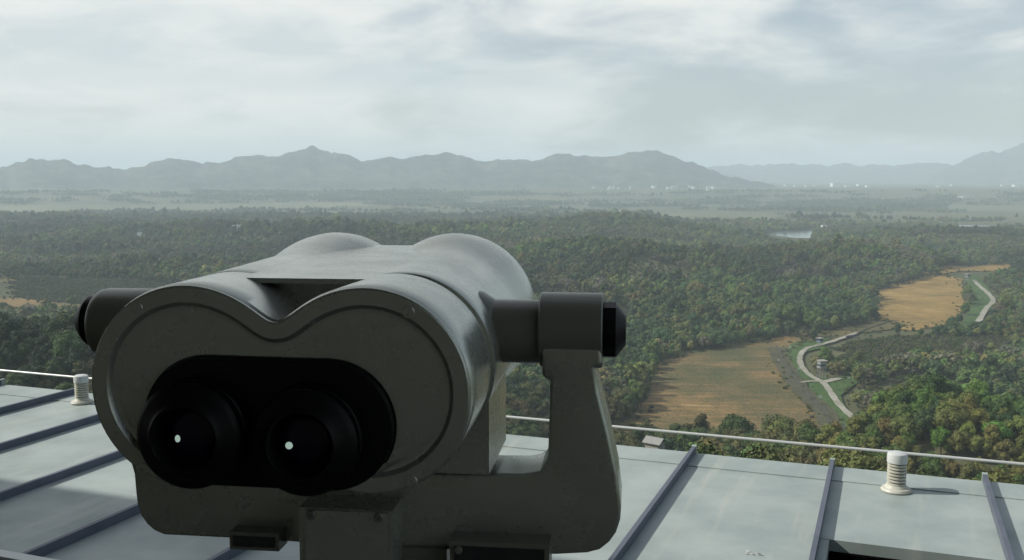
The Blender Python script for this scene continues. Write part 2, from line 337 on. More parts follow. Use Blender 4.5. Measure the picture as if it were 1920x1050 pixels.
def sheet(name, poly, m, lift, step, label, kind='structure'):
    """a patch of ground cover, tessellated and laid over the relief"""
    lo, hi = poly.min(0), poly.max(0); nx, ny = max(2, int((hi[0] - lo[0]) / step)), max(2, int((hi[1] - lo[1]) / step))
    bm = bmesh.new(); vv = [bm.verts.new((p[0], p[1], 0)) for p in poly]; bm.faces.new(vv)
    for ax, n in ((0, nx), (1, ny)):
        for k in range(1, n):
            co = [0, 0, 0]; co[ax] = lo[ax] + (hi[ax] - lo[ax]) * k / n; no = [0, 0, 0]; no[ax] = 1
            bmesh.ops.bisect_plane(bm, geom=bm.verts[:] + bm.edges[:] + bm.faces[:], plane_co=co, plane_no=no)
    xy = np.array([v.co[:2] for v in bm.verts]); z = height(xy[:, 0], xy[:, 1]) + lift
    for v, zz in zip(bm.verts, z): v.co.z = zz
    o = obj_bm(name, bm, m, None, 60)
    for p in o.data.polygons:
        if p.normal.z < 0: o.data.flip_normals(); break
    return tag(o, label, kind=kind)
def ribbon(name, line, width, m, lift, label, sub=6):
    pts = []
    for i in range(len(line) - 1):
        a, b, c, d = line[max(i - 1, 0)], line[i], line[i + 1], line[min(i + 2, len(line) - 1)]
        for k in range(sub):
            t = k / sub; pts.append(0.5 * (2 * b + (c - a) * t + (2 * a - 5 * b + 4 * c - d) * t * t + (3 * b - a - 3 * c + d) * t ** 3))
    pts.append(line[-1]); pts = np.array(pts); tg = np.gradient(pts, axis=0); tg /= np.linalg.norm(tg, axis=1)[:, None] + 1e-9; nn = np.stack([-tg[:, 1], tg[:, 0]], 1)
    V, Fq = [], []
    for i, p in enumerate(pts):
        w = width * (1 + 0.12 * math.sin(i * 1.7) + rng.normal(0, 0.05))
        for k in (-0.5, 0.0, 0.5):
            q = p + nn[i] * w * k; V.append((q[0], q[1], float(height(q[0], q[1])) + lift))
    for i in range(len(pts) - 1):
        for k in (0, 1): Fq.append((3 * i + k, 3 * i + k + 1, 3 * i + 4 + k, 3 * i + 3 + k)[::-1])
    return tag(obj_np(name, V, Fq, m, None, 60), label, kind='structure')

field_a = hits([(1130, 835), (1150, 805), (1200, 772), (1222, 715), (1228, 688), (1290, 664), (1400, 645), (1490, 630), (1540, 626), (1508, 641), (1470, 660), (1478, 700), (1512, 752), (1550, 792), (1575, 818), (1530, 832), (1350, 838)])
field_b = hits([(1645, 580), (1641, 548), (1690, 532), (1740, 519), (1788, 518), (1811, 545), (1812, 578), (1772, 612), (1705, 620), (1652, 607)])
field_c = hits([(1728, 513), (1760, 505), (1830, 499), (1900, 497), (1897, 505), (1820, 509), (1770, 513)])
field_d = hits([(-60, 558), (40, 560), (90, 567), (170, 574), (300, 584), (170, 584), (80, 578), (-60, 576)])
field_e = hits([(-60, 526), (10, 525), (38, 528), (10, 531), (-60, 532)])
link_ab = hits([(1530, 629), (1580, 617), (1640, 604), (1675, 603), (1700, 612), (1660, 620), (1610, 627), (1560, 640)])
green_a = hits([(1470, 665), (1500, 645), (1530, 640), (1560, 636), (1540, 655), (1505, 665), (1505, 690), (1525, 712), (1560, 712), (1600, 700), (1610, 720), (1575, 745), (1600, 795), (1580, 812), (1520, 745), (1485, 700)])
green_b = hits([(1885, 660), (1920, 628), (1990, 622), (1990, 690), (1925, 682)])
green_c = hits([(1790, 622), (1812, 590), (1822, 560), (1810, 528), (1835, 520), (1868, 565), (1850, 590), (1830, 624)])
road_a = hits([(1606, 801), (1598, 788), (1572, 762), (1556, 738), (1543, 722), (1519, 708), (1503, 690), (1500, 672), (1512, 657), (1545, 648), (1580, 637), (1606, 627)])
road_b = hits([(1543, 721), (1556, 718), (1576, 713)]); road_c = hits([(1543, 720), (1520, 719), (1500, 722)])
road_d = hits([(1826, 527), (1838, 540), (1852, 552), (1862, 566), (1850, 580), (1838, 600), (1824, 620)])
verge_line = hits([(1455, 655), (1468, 682), (1490, 718), (1518, 752), (1550, 785), (1585, 822)])
river_a = hits([(1432, 436), (1470, 434), (1526, 430), (1520, 446), (1490, 446), (1440, 441)])
river_b = hits([(1796, 423), (1870, 418), (1872, 425), (1800, 428)])
far_fields = [hits([(-80, 386), (300, 384), (640, 380), (700, 388), (300, 396), (-80, 402)]), hits([(500, 400), (660, 398), (700, 404), (560, 408)]),
              hits([(1215, 402), (1330, 398), (1460, 402), (1440, 415), (1290, 420), (1235, 413)]),
              hits([(1660, 384), (1990, 388), (1990, 398), (1700, 394)])]
sheet('dry_field', round_poly(field_a, 4, 2.0), M['dry'], 0.60, 8, 'large brown and tan dry field beside the winding track')
sheet('straw_field', round_poly(field_b, 4, 2.5), M['straw'], 0.60, 8, 'golden straw coloured field on the middle rise')
sheet('straw_strip', round_poly(field_c, 3, 1.0), M['straw'], 0.70, 8, 'thin pale golden strip beyond the straw field')
sheet('pale_strip', round_poly(field_d, 3, 1.5), M['dry'], 0.65, 8, 'pale bare strip of ground in the western wood')
sheet('bare_patch', round_poly(field_e, 3, 1.0), M['dry'], 0.65, 8, 'small bare patch of ground far in the western wood')
sheet('field_link', round_poly(link_ab, 3, 1.0), M['dry'], 0.80, 8, 'dry grass link between the two fields')
sheet('verge_meadow', round_poly(green_a, 3, 1.0), M['meadow'], 1.10, 8, 'green grass along the winding track')
sheet('east_meadow', round_poly(green_b, 3, 1.0), M['meadow'], 1.00, 8, 'bright green meadow at the edge of the eastern wood')
sheet('rise_meadow', round_poly(green_c, 3, 1.0), M['meadow'], 1.00, 8, 'green grass beside the upper track')
for i, ff in enumerate(far_fields): sheet('far_field', round_poly(ff, 4, 14), M['pale'], 1.2, 120, 'pale hazy grassland far out on the plain')
ribbon('road', road_a, 3.7, M['road'], 1.45, 'pale winding track between field and wood')
ribbon('road', road_b, 5.0, M['road'], 1.55, 'short pale track branch running to the wood')
ribbon('road', road_c, 3.5, M['road'], 1.55, 'narrow pale track branch running to the fence')
ribbon('road', road_d, 4.6, M['road'], 1.45, 'pale upper track beside the straw field')
ribbon('road', hits([(1604, 628), (1625, 619), (1648, 611), (1672, 604)]), 2.2, M['verge'], 1.4, 'faint narrow track climbing from the bend to the straw field')
ribbon('verge', verge_line, 11, M['verge'], 1.25, 'dark strip of rough ground under the security fence')
for o_, w_ in (('river', river_a), ('river', river_b)):
    z0 = float(np.median(height(w_[:, 0], w_[:, 1]))) + 1.0; pp = round_poly(w_, 4)
    tag(obj_np(o_, [(p[0], p[1], z0) for p in pp], [tuple(range(len(pp)))[::-1]], M['water']), 'pale bend of a river among the far woods', kind='structure')

def ridge(name, pts, r0, near, far, label, seed, az_pad=60, nr=70, step=6):
    """a mountain range whose crest follows the skyline at its own distance"""
    pts = np.array(pts, float); pxs = np.arange(pts[0, 0], pts[-1, 0] + 1, step); crest = CAM_Z + (HOR - np.interp(pxs, pts[:, 0], pts[:, 1])) / F * r0
    az = np.arctan((pxs - 960) / F); t = np.linspace(0, 1, nr); V = []
    for a, c, px in zip(az, crest, pxs):
        wob = 380 * (fbm(np.array([px / 90.0 + seed]), np.array([seed * 1.3]), 3)[0] - 0.5)
        edge = sstep(np.array([px]), pts[0, 0], pts[0, 0] + az_pad)[0] * (1 - sstep(np.array([px]), pts[-1, 0] - az_pad, pts[-1, 0])[0])
        c = c + 30 * (fbm(np.array([px / 11.0 + seed]), np.array([seed]), 3)[0] - 0.5) * r0 / 7000
        for tt in t:
            r = near + (far - near) * tt; rc = r0 + wob; q = (r - near) / (rc - near) if r < rc else (far - r) / (far - rc)
            x, y = r * math.sin(a), r * math.cos(a)
            sp = 1 - abs(2 * fbm(np.array([x / 620 + seed]), np.array([y / 620]), 4)[0] - 1)
            z = -30 + (crest_h := (c + 30) * edge) * max(q, 0) ** 1.15 * (1 - (1 - q) * 0.75 * sp) + 55 * (fbm(np.array([x / 150]), np.array([y / 130]), 3)[0] - 0.5) * min(1, q * 2)
            V.append((x, y, z))
    n = nr; Fq = [(i * n + k, i * n + k + 1, (i + 1) * n + k + 1, (i + 1) * n + k)[::-1] for i in range(len(pxs) - 1) for k in range(n - 1)]
    return tag(obj_np(name, V, Fq, M['mountain'], None, 180), label, kind='structure')
ridge('mountains', [(-330, 330), (-200, 300), (-90, 312), (0, 318), (60, 306), (125, 302), (190, 315), (240, 316), (290, 308), (335, 298), (385, 307), (460, 295), (500, 293), (550, 289), (585, 278), (620, 286), (690, 301),
    (720, 297), (790, 294), (850, 288), (905, 300), (960, 298), (1000, 300), (1070, 287), (1100, 293), (1130, 293), (1190, 284), (1230, 287), (1260, 296), (1265, 297), (1290, 306), (1315, 315), (1350, 324), (1400, 335), (1460, 346), (1500, 352)], 7000, 5250, 9200, 'long hazy mountain range across the horizon', 4.2)
ridge('mountains', [(1150, 345), (1250, 322), (1330, 313), (1400, 311), (1470, 306), (1540, 311), (1600, 308), (1700, 311), (1780, 308), (1860, 310), (1990, 320), (2200, 330)], 11800, 9600, 14200, 'faint low ridge behind the far town', 9.1, nr=40)
ridge('mountains', [(1690, 345), (1760, 322), (1810, 302), (1835, 291), (1860, 289), (1900, 278), (1950, 268), (2050, 280), (2200, 310), (2300, 340)], 10500, 8800, 13000, 'hazy mountain shoulder at the eastern edge of the plain', 2.7, nr=40)

# ------------------------------------------------------------------ trees
def leaf_faces(lobes, n, size, squash=1.0, up=0.25):
    """n small leaf-clump quads scattered over the outside of a cluster of lobes"""
    V, Fq = [], []; wts = np.array([l[3] ** 2 for l in lobes]); wts = wts / wts.sum()
    for k in range(n):
        cx, cy_, cz, r = lobes[rng.choice(len(lobes), p=wts)]
        d = rng.normal(0, 1, 3); d[2] += up; d /= np.linalg.norm(d); rad = r * rng.uniform(0.72, 1.12)
        c = np.array([cx, cy_, cz]) + d * rad * np.array([1, 1, squash])
        nn = d + rng.normal(0, 0.55, 3); nn /= np.linalg.norm(nn); u = np.cross(nn, rng.normal(0, 1, 3)); u /= np.linalg.norm(u) + 1e-9; w = np.cross(nn, u)
        s = size * rng.uniform(0.6, 1.35); s2 = s * rng.uniform(0.5, 0.9); b = len(V)
        V += [c + u * s, c + w * s2, c - u * s, c - w * s2]; Fq.append((b, b + 1, b + 2, b + 3))
    return V, Fq
def core_faces(lobes, shrink=0.8, sub=1):
    V, Fq = [], []
    for cx, cy_, cz, r in lobes:
        bm = bmesh.new(); bmesh.ops.create_icosphere(bm, subdivisions=sub, radius=r * shrink); b = len(V)
        V += [np.array(v.co) * rng.uniform(0.8, 1.12) + np.array([cx, cy_, cz]) for v in bm.verts]; bm.verts.index_update()
        Fq += [tuple(b + v.index for v in f.verts) for f in bm.faces]; bm.free()
    return V, Fq
def crown_lobes(kind):
    L_ = []
    n = {'round': 9, 'tall': 8, 'wide': 10, 'bush': 5}[kind]
    for k in range(n):
        a = k * 2.4 + rng.uniform(-0.5, 0.5); q = (k + 0.5) / n
        if kind == 'round': rr, z, r = 0.20 * math.sin(math.pi * (0.15 + q * 0.8)), 0.36 + 0.48 * q, rng.uniform(0.13, 0.19)
        elif kind == 'tall': rr, z, r = 0.13 * math.sin(math.pi * (0.15 + q * 0.8)), 0.30 + 0.58 * q, rng.uniform(0.10, 0.15)
        elif kind == 'wide': rr, z, r = 0.29 * math.sin(math.pi * (0.2 + q * 0.75)), 0.40 + 0.36 * q, rng.uniform(0.13, 0.19)
        else: rr, z, r = 0.22, 0.22 + 0.3 * q, rng.uniform(0.18, 0.26)
        L_.append((rr * math.cos(a), rr * math.sin(a), z, r))
    return L_
def trunk_geo(lobes, r=0.022):
    bm = bmesh.new(); n = 6
    def limb(p, q, ra, rb):
        p, q = Vector(p), Vector(q); d = (q - p).normalized(); u = d.orthogonal().normalized(); v = d.cross(u); A, B = [], []
        for k in range(n):
            a = 2 * math.pi * k / n; o = u * math.cos(a) + v * math.sin(a); A.append(bm.verts.new(p + o * ra)); B.append(bm.verts.new(q + o * rb))
        for k in range(n): bm.faces.new((A[k], A[(k + 1) % n], B[(k + 1) % n], B[k]))
    limb((0, 0, -0.06), (0, 0, 0.3), r * 1.25, r * 0.8); limb((0, 0, 0.3), (0.01, 0, 0.7), r * 0.8, r * 0.25)
    for l in lobes[:5]: limb((0, 0, 0.24 + 0.25 * random.random()), l[:3], r * 0.5, r * 0.15)
    bm.verts.index_update(); V = [np.array(v.co) for v in bm.verts]; Fq = [tuple(v.index for v in f.verts) for f in bm.faces]; bm.free(); return V, Fq
def mesh_of(name, parts, mats):
    V, Fq, mi = [], [], []
    for (v, f), k in parts:
        b = len(V); V += v; Fq += [tuple(i + b for i in x) for x in f]; mi += [k] * len(f)
    me = bpy.data.meshes.new(name); me.from_pydata([tuple(v) for v in V], [], Fq); me.update(); me.polygons.foreach_set('material_index', mi)
    for m in mats: me.materials.append(m)
    return me
KINDS = ['round', 'wide', 'tall', 'round', 'bush']
near_trees, far_src = [], bpy.data.collections.new('tree_kinds')
for i, k in enumerate(KINDS):
    lb = crown_lobes(k)
    if k != 'bush':
        cr = mesh_of('crown', [(leaf_faces(lb, 2600, 0.021), 0), (core_faces(lb, 0.78), 0)], [M['leaf']]); tr = mesh_of('trunk', [(trunk_geo(lb), 0)], [M['bark']]); near_trees.append((cr, tr))
    ms = mesh_of('forest_tree', [(leaf_faces(lb, 420, 0.045), 0), (core_faces(lb, 0.86), 0), (trunk_geo(lb), 1)], [M['leaf'], M['bark']])
    so = bpy.data.objects.new('forest_tree_%d' % i, ms); far_src.objects.link(so)
for i in range(4):
    lb = crown_lobes(KINDS[i]); far_src.objects.link(bpy.data.objects.new('forest_tree_%d' % (6 + i), mesh_of('forest_tree', [(leaf_faces(lb, 1700, 0.024), 0), (core_faces(lb, 0.8), 0), (trunk_geo(lb), 1)], [M['leaf'], M['bark']])))
# sparse, nearly leafless kind
lb = crown_lobes('wide'); ms = mesh_of('forest_tree', [(leaf_faces(lb, 260, 0.030), 0), (core_faces(lb, 0.62), 0), (trunk_geo(lb), 1)], [M['leaf'], M['bark']])
far_src.objects.link(bpy.data.objects.new('forest_tree_5', ms))

GREEN, DARK, OLIVE, OCHRE, BROWN = map(np.array, ((0.056, 0.092, 0.022), (0.030, 0.056, 0.020), (0.086, 0.096, 0.029), (0.104, 0.096, 0.032), (0.084, 0.083, 0.052)))
brush_px = [(1560, 652), (1600, 632), (1680, 622), (1790, 622), (1900, 606), (1960, 612), (1900, 640), (1880, 668), (1800, 690), (1720, 684), (1640, 700), (1600, 700), (1560, 690), (1530, 672)]
brush = hits(brush_px)
brush_w = hits([(-80, 535), (60, 520), (300, 530), (420, 545), (300, 580), (150, 570), (-80, 556)])
tower_spots = hits([(1540, 712), (1537, 651), (1814, 529)])
sight_clear = [field_a, field_b, field_c, field_d, field_e, link_ab, green_a, green_c, river_a, river_b]
def scatter(r0, r1, sp, azm=33):
    c0, c1 = r0 * 0, r1; xs = np.arange(-r1 * math.sin(R(azm)), r1 * math.sin(R(azm)), sp); ys = np.arange(r0 * math.cos(R(azm)), r1, sp)
    X, Y = np.meshgrid(xs, ys); P = np.stack([X.ravel(), Y.ravel()], 1) + rng.uniform(-0.5, 0.5, (X.size, 2)) * sp
    r = np.hypot(P[:, 0], P[:, 1]); a = np.abs(np.arctan2(P[:, 0], P[:, 1])); return P[(r > r0) & (r <= r1) & (a < R(azm))]
def clear_of(P, margin=0):
    ok = np.ones(len(P), bool)
    for q in sight_clear: ok &= ~in_poly(P, q)
    for ln, w in ((road_a, 9), (road_b, 9), (road_c, 9), (road_d, 9), (verge_line, 10)): ok &= dist_line(P, ln) > w
    for q in tower_spots: ok &= (np.hypot(P[:, 0] - q[0], P[:, 1] - q[1]) > 14) & (np.hypot(P[:, 0] - q[0] * 0.965, P[:, 1] - q[1] * 0.965) > 18) & (np.hypot(P[:, 0] - q[0] * 0.93, P[:, 1] - q[1] * 0.93) > 14)
    # nothing tall straight in front of the tracks and the field edges
    for q in (green_a, green_b, field_b, river_a, river_b):
        for k in (0.97,): ok &= ~in_poly(P / k, q)
    for q in (link_ab, field_b):
        for k in (0.985, 0.97, 0.955): ok &= ~in_poly(P / k, q)
    for q in (river_a, river_b):
        for k in (0.985, 0.97, 0.955, 0.94, 0.925, 0.91, 0.895, 0.88, 0.865): ok &= ~in_poly(P / k, q)
    for q in (field_c, field_d, field_e):
        for k in (0.975, 0.95, 0.925): ok &= ~in_poly(P / k, q)
    return ok
pts = []      # x, y, height, kind, tint
def add(P, hlo, hhi, spread=1.0, far=False):
    n = len(P); r = np.hypot(P[:, 0], P[:, 1]); px = 960 + F * P[:, 0] / P[:, 1]
    a = fbm(P[:, 0] / 90 + 40, P[:, 1] / 90 + 12, 3); b = fbm(P[:, 0] / 35 + 4, P[:, 1] / 35 + 71, 3); c = fbm(P[:, 0] / 260 + 4, P[:, 1] / 180 + 31, 3); u = rng.random(n); g_ = np.clip((fbm(P[:, 0] / 150 + 9, P[:, 1] / 110 + 3, 3) - 0.5) * 1.8 + 0.5, 0, 1)
    tint = np.empty((n, 3)); kind = rng.integers(0, 4, n)
    for i in range(n):
        s = a[i] * 0.6 + b[i] * 0.4 + (u[i] - 0.5) * 0.42
        if r[i] > 700: s += 0.10 if c[i] > 0.57 else -0.05
        if px[i] > 1580 and r[i] < 480: s += 0.01 + 0.07 * sstep(np.array(420 - r[i]), 0, 140)
        if px[i] < 500 and r[i] < 620: s -= 0.05
        t = DARK if s < 0.40 else GREEN if s < 0.52 else OLIVE if s < 0.67 else OCHRE if (s < 0.715 and r[i] < 900) or r[i] < 500 else BROWN
        if t is BROWN: kind[i] = 5
        tint[i] = 1.12 * t * rng.uniform(0.75, 1.25) * (0.5 + 1.0 * g_[i]) * (1 + rng.normal(0, 0.06, 3))
    eb = ((px > 1560) & (r < 520)); tint[eb] *= np.array([1.25, 1.32, 1.1])
    hh = rng.uniform(hlo, hhi, n) * (0.5 + 0.95 * fbm(P[:, 0] / 120 + 61, P[:, 1] / 90 + 17, 3)) * np.where(rng.random(n) < 0.14, 1.35, 1.0)
    for i in range(n): pts.append((P[i, 0], P[i, 1], hh[i], kind[i], *tint[i]))
def glades(P): return fbm(P[:, 0] / 75 + 33, P[:, 1] / 110 + 6, 3) + rng.uniform(-0.05, 0.05, len(P)) > 0.335          # clearings in the wood
P = scatter(95, 430, 5.6); add(P[clear_of(P)], 6.5, 11.5)
P = scatter(430, 800, 6.2); P = P[clear_of(P) & ~in_poly(P, brush) & glades(P)]; add(P, 7.5, 12)
P = scatter(800, 1500, 7.0); P = P[clear_of(P) & ~in_poly(P, brush_w) & glades(P)]; add(P, 7.5, 13)
P = scatter(1500, 2600, 9.0); P = P[clear_of(P) & glades(P)]; add(P, 8, 14)
P = scatter(2600, 5350, 17.0, 31); r = np.hypot(P[:, 0], P[:, 1])
pxs_ = 960 + F * P[:, 0] / P[:, 1]
dens = 0.55 * fbm(P[:, 0] / 620 + 2, P[:, 1] / 170 + 8, 4) + 0.45 * fbm(P[:, 0] / 140 + 21, P[:, 1] / 90 + 4, 3) + 0.08 * (1 - sstep(r, 2700, 3300)) + 0.05 * sstep(r, 4300, 4900) * (1 - sstep(pxs_, 500, 1100))
okf = dens > 0.515 + 0.035 * sstep(pxs_, 800, 1400)
for q in far_fields: okf &= ~in_poly(P, q)
dark_band = hits([(1440, 392), (1460, 380), (1600, 376), (1790, 380), (1770, 393), (1600, 396)]); okf |= in_poly(P, dark_band)
add(P[okf & clear_of(P)], 9, 17)
n_tall = len(pts)
# low scrub
P = scatter(400, 1300, 3.6); P = P[(in_poly(P, brush) | in_poly(P, brush_w)) & clear_of(P)]
G_ = scatter(430, 2400, 6.0); G_ = G_[clear_of(G_) & ~glades(G_)]; P = np.vstack([P, G_])
for p in P:
    t = (BROWN if rng.random() < 0.34 else OLIVE if rng.random() < 0.5 else GREEN) * rng.uniform(0.55, 1.05); pts.append((p[0], p[1], rng.uniform(2.2, 4.6), 4, *t))
for ln in (verge_line, road_a, road_d):
    for k in range(len(ln) - 1):
        for _ in range(16):
            q = ln[k] + (ln[k + 1] - ln[k]) * rng.random() + rng.normal(0, 5, 2)
            if dist_line(q[None], road_a)[0] > 5 and dist_line(q[None], road_d)[0] > 5:
                t = (OLIVE if rng.random() < 0.5 else GREEN) * rng.uniform(0.7, 1.1); pts.append((q[0], q[1], rng.uniform(1.0, 2.4), 4, *t))
for fl in (field_a, field_b, field_c, field_d, link_ab, green_a):          # ragged scrub on the field margins
    for k in range(len(fl)):
        for _ in range(14):
            q = fl[k] + (fl[(k + 1) % len(fl)] - fl[k]) * rng.random() + rng.normal(0, 4.5, 2)
            if min(dist_line(q[None], l_)[0] for l_ in (road_a, road_d, road_b, road_c)) > 6:
                t = (OLIVE if rng.random() < 0.45 else BROWN if rng.random() < 0.5 else GREEN) * rng.uniform(0.6, 1.15); pts.append((q[0], q[1], rng.uniform(1.0, 3.4), 4, *t))
for k in range(n_tall):
    q = pts[k]
    if q[3] < 4 and math.hypot(q[0], q[1]) < 520: pts[k] = (*q[:3], q[3] + 6, *q[4:])        # finer foliage close by
pts = [q for k, q in enumerate(pts) if k < n_tall or min(np.hypot(q[0] - t_[0] * f_, q[1] - t_[1] * f_) for t_ in tower_spots for f_ in (1, 0.985, 0.97)) > 8]
PT = np.array(pts); PZ = height(PT[:, 0], PT[:, 1])

# the trees that show largest become things of their own; the rest of the wood is one mass
BW, BH = 960, 525
buf = np.zeros((BH, BW), bool); yy, xx = np.mgrid[0:BH, 0:BW]
buf |= (yy * 2 > 722 + (xx * 2) * (190 / 1920))
scope_px = [(150, 640), (190, 545), (380, 520), (560, 436), (740, 440), (870, 434), (1000, 500), (1005, 560), (1130, 548), (1175, 610), (1130, 690), (1165, 950), (1165, 1050), (240, 1050), (168, 720)]
buf |= in_poly(np.stack([xx.ravel() * 2., yy.ravel() * 2.], 1), np.array(scope_px, float)).reshape(BH, BW)
cand = np.where((np.hypot(PT[:, 0], PT[:, 1]) < 1250) & (np.arange(len(PT)) < n_tall))[0]
cand = cand[np.argsort(np.hypot(PT[cand, 0], PT[cand, 1]))]
seen = {}
for i in cand:
    h = PT[i, 2]; q = project((PT[i, 0], PT[i, 1], PZ[i] + h * 0.62))[0] / 2; rad = 0.34 * h * F / q[2] / 1
    x0, x1, y0, y1 = int(q[0] - rad), int(q[0] + rad) + 1, int(q[1] - rad), int(q[1] + rad) + 1
    if x1 <= 0 or x0 >= BW or y1 <= 0 or y0 >= BH: continue
    x0, y0 = max(x0, 0), max(y0, 0); sub = buf[y0:y1, x0:x1]; dd = (xx[y0:y1, x0:x1] - q[0]) ** 2 + (yy[y0:y1, x0:x1] - q[1]) ** 2 < rad ** 2
    seen[i] = int((dd & ~sub).sum()); sub |= dd
chosen = sorted(seen, key=lambda i: -seen[i])[:285]; chosen = [i for i in chosen if seen[i] > 10]
def tree_label(i):
    x, y = PT[i, :2]; px = project((x, y, PZ[i]))[0][0]; t = PT[i, 4:7]; r = math.hypot(x, y)
    c = 'ochre tinged' if t[0] > t[1] * 1.25 else 'olive green' if t[0] > t[1] * 0.85 else 'dark green' if t[1] < 0.056 else 'fresh green'
    if px > 1590 and r > 640: z, g = 'wood around the straw field', 'trees around the straw field'
    elif px > 1100 and r > 640: z, g = 'wood beyond the dry field', 'trees beyond the dry field'
    elif px < 600: z, g = 'wood left of the binoculars', 'trees of the western wood'
    elif px < 1150: z, g = 'wood behind the cradle arm of the binoculars', 'trees behind the binoculars'
    elif px < 1590: z, g = 'fringe between roof edge and dry field', 'trees between roof and field'
    else: z, g = 'eastern wood past the winding track', 'trees of the eastern wood'
    return f'{c} broadleaf tree in the {z}', g
for n_, i in enumerate(chosen):
    cr, tr = near_trees[int(PT[i, 3]) % len(near_trees)]; lab, g = tree_label(i)
    t = empty('broadleaf_tree', (PT[i, 0], PT[i, 1], PZ[i]), rng.uniform(0, 6.28)); h = PT[i, 2]; w_ = h * rng.uniform(0.95, 1.25); t.scale = (w_, w_, h)
    tag(t, lab, 'tree', f'{lab.split(" broad")[0]} {g}')
    o = bpy.data.objects.new('crown', cr); col.objects.link(o); o.parent = t; o['tint'] = [float(v) for v in PT[i, 4:7]]
    o = bpy.data.objects.new('trunk', tr); col.objects.link(o); o.parent = t
rest = np.setdiff1d(np.arange(len(PT)), np.array(chosen, int))
def forest(name, idx, label):
    me = bpy.data.meshes.new(name); Q = PT[idx]; me.vertices.add(len(idx)); me.vertices.foreach_set('co', np.column_stack([Q[:, :2], PZ[idx]]).astype(np.float32).ravel())
    for nm, ty, dat, key in (('tint', 'FLOAT_COLOR', np.column_stack([Q[:, 4:7], np.ones(len(Q))]), 'color'), ('size', 'FLOAT_VECTOR', np.column_stack([Q[:, 2] * rng.uniform(0.9, 1.3, len(Q)), Q[:, 2] * rng.uniform(0.9, 1.3, len(Q)), Q[:, 2]]), 'vector'),
                             ('turn', 'FLOAT_VECTOR', np.column_stack([np.zeros((len(Q), 2)), rng.uniform(0, 6.28, len(Q))]), 'vector')):
        at = me.attributes.new(nm, ty, 'POINT'); at.data.foreach_set(key, dat.astype(np.float32).ravel())
    at = me.attributes.new('pick', 'INT', 'POINT'); at.data.foreach_set('value', Q[:, 3].astype(np.int32))
    o = tag(link_mesh(name, me), label, kind='stuff')
    ng = bpy.data.node_groups.new(name + '_plant', 'GeometryNodeTree'); ng.interface.new_socket('Geometry', in_out='INPUT', socket_type='NodeSocketGeometry'); ng.interface.new_socket('Geometry', in_out='OUTPUT', socket_type='NodeSocketGeometry')
    N, L = ng.nodes, ng.links; gi, go = N.new('NodeGroupInput'), N.new('NodeGroupOutput'); ip = N.new('GeometryNodeInstanceOnPoints'); ci = N.new('GeometryNodeCollectionInfo')
    ci.inputs['Collection'].default_value = far_src; ci.inputs['Separate Children'].default_value = True; ci.inputs['Reset Children'].default_value = True
    m2p = N.new('GeometryNodeMeshToPoints'); L.new(gi.outputs[0], m2p.inputs['Mesh'])
    def na(nm, ty):
        a = N.new('GeometryNodeInputNamedAttribute'); a.data_type = ty; a.inputs['Name'].default_value = nm; return a.outputs[0]
    L.new(m2p.outputs[0], ip.inputs['Points']); L.new(ci.outputs[0], ip.inputs['Instance']); ip.inputs['Pick Instance'].default_value = True
    L.new(na('pick', 'INT'), ip.inputs['Instance Index']); L.new(na('turn', 'FLOAT_VECTOR'), ip.inputs['Rotation']); L.new(na('size', 'FLOAT_VECTOR'), ip.inputs['Scale'])
    L.new(ip.outputs[0], go.inputs[0]); md = o.modifiers.new('plant', 'NODES'); md.node_group = ng
    return o
forest('forest', rest, 'mixed autumn wood covering the valley and low hills')
print('TREES', len(pts), 'individual', len(chosen))

# ------------------------------------------------------------------ the air
bm = bmesh.new(); box(bm, (-19000, -19000, -70), (19000, 19000, 470))
hm = bpy.data.materials.new('valley_haze'); hm.use_nodes = True; nt = hm.node_tree; nt.nodes.remove(nt.nodes['Principled BSDF'])
pv = nt.nodes.new('ShaderNodeVolumePrincipled'); pv.inputs['Color'].default_value = (0.765, 0.905, 0.99, 1); pv.inputs['Density'].default_value = HAZE_DENSITY; pv.inputs['Anisotropy'].default_value = 0.0
nt.links.new(pv.outputs[0], nt.nodes['Material Output'].inputs['Volume'])
tag(obj_bm('haze', bm, hm, None, 0), 'pale autumn haze filling the valley', kind='stuff')

# ------------------------------------------------------------------ the building: metal roof, deck
ROOF_Z = CAM_Z - 1.6
E0, E1 = on_level(0, 722, ROOF_Z)[:2], on_level(1920, 912, ROOF_Z)[:2]
ev = (E1 - E0) / np.linalg.norm(E1 - E0); nv = np.array([-ev[1], ev[0]])
ROOF_YAW = math.atan2(ev[1], ev[0]); ORG = E0 + ev * ((on_level(1297, 857, ROOF_Z)[:2] - E0) @ ev)      # on the roof edge at one standing seam
def to_roof(px, py, z=ROOF_Z):
    d = on_level(px, py, z)[:2] - ORG; return d @ ev, d @ nv
PITCHW = 0.5 * (to_roof(1847, 908)[0])
def roof_root(name, z=ROOF_Z): return empty(name, (ORG[0], ORG[1], z), ROOF_YAW)
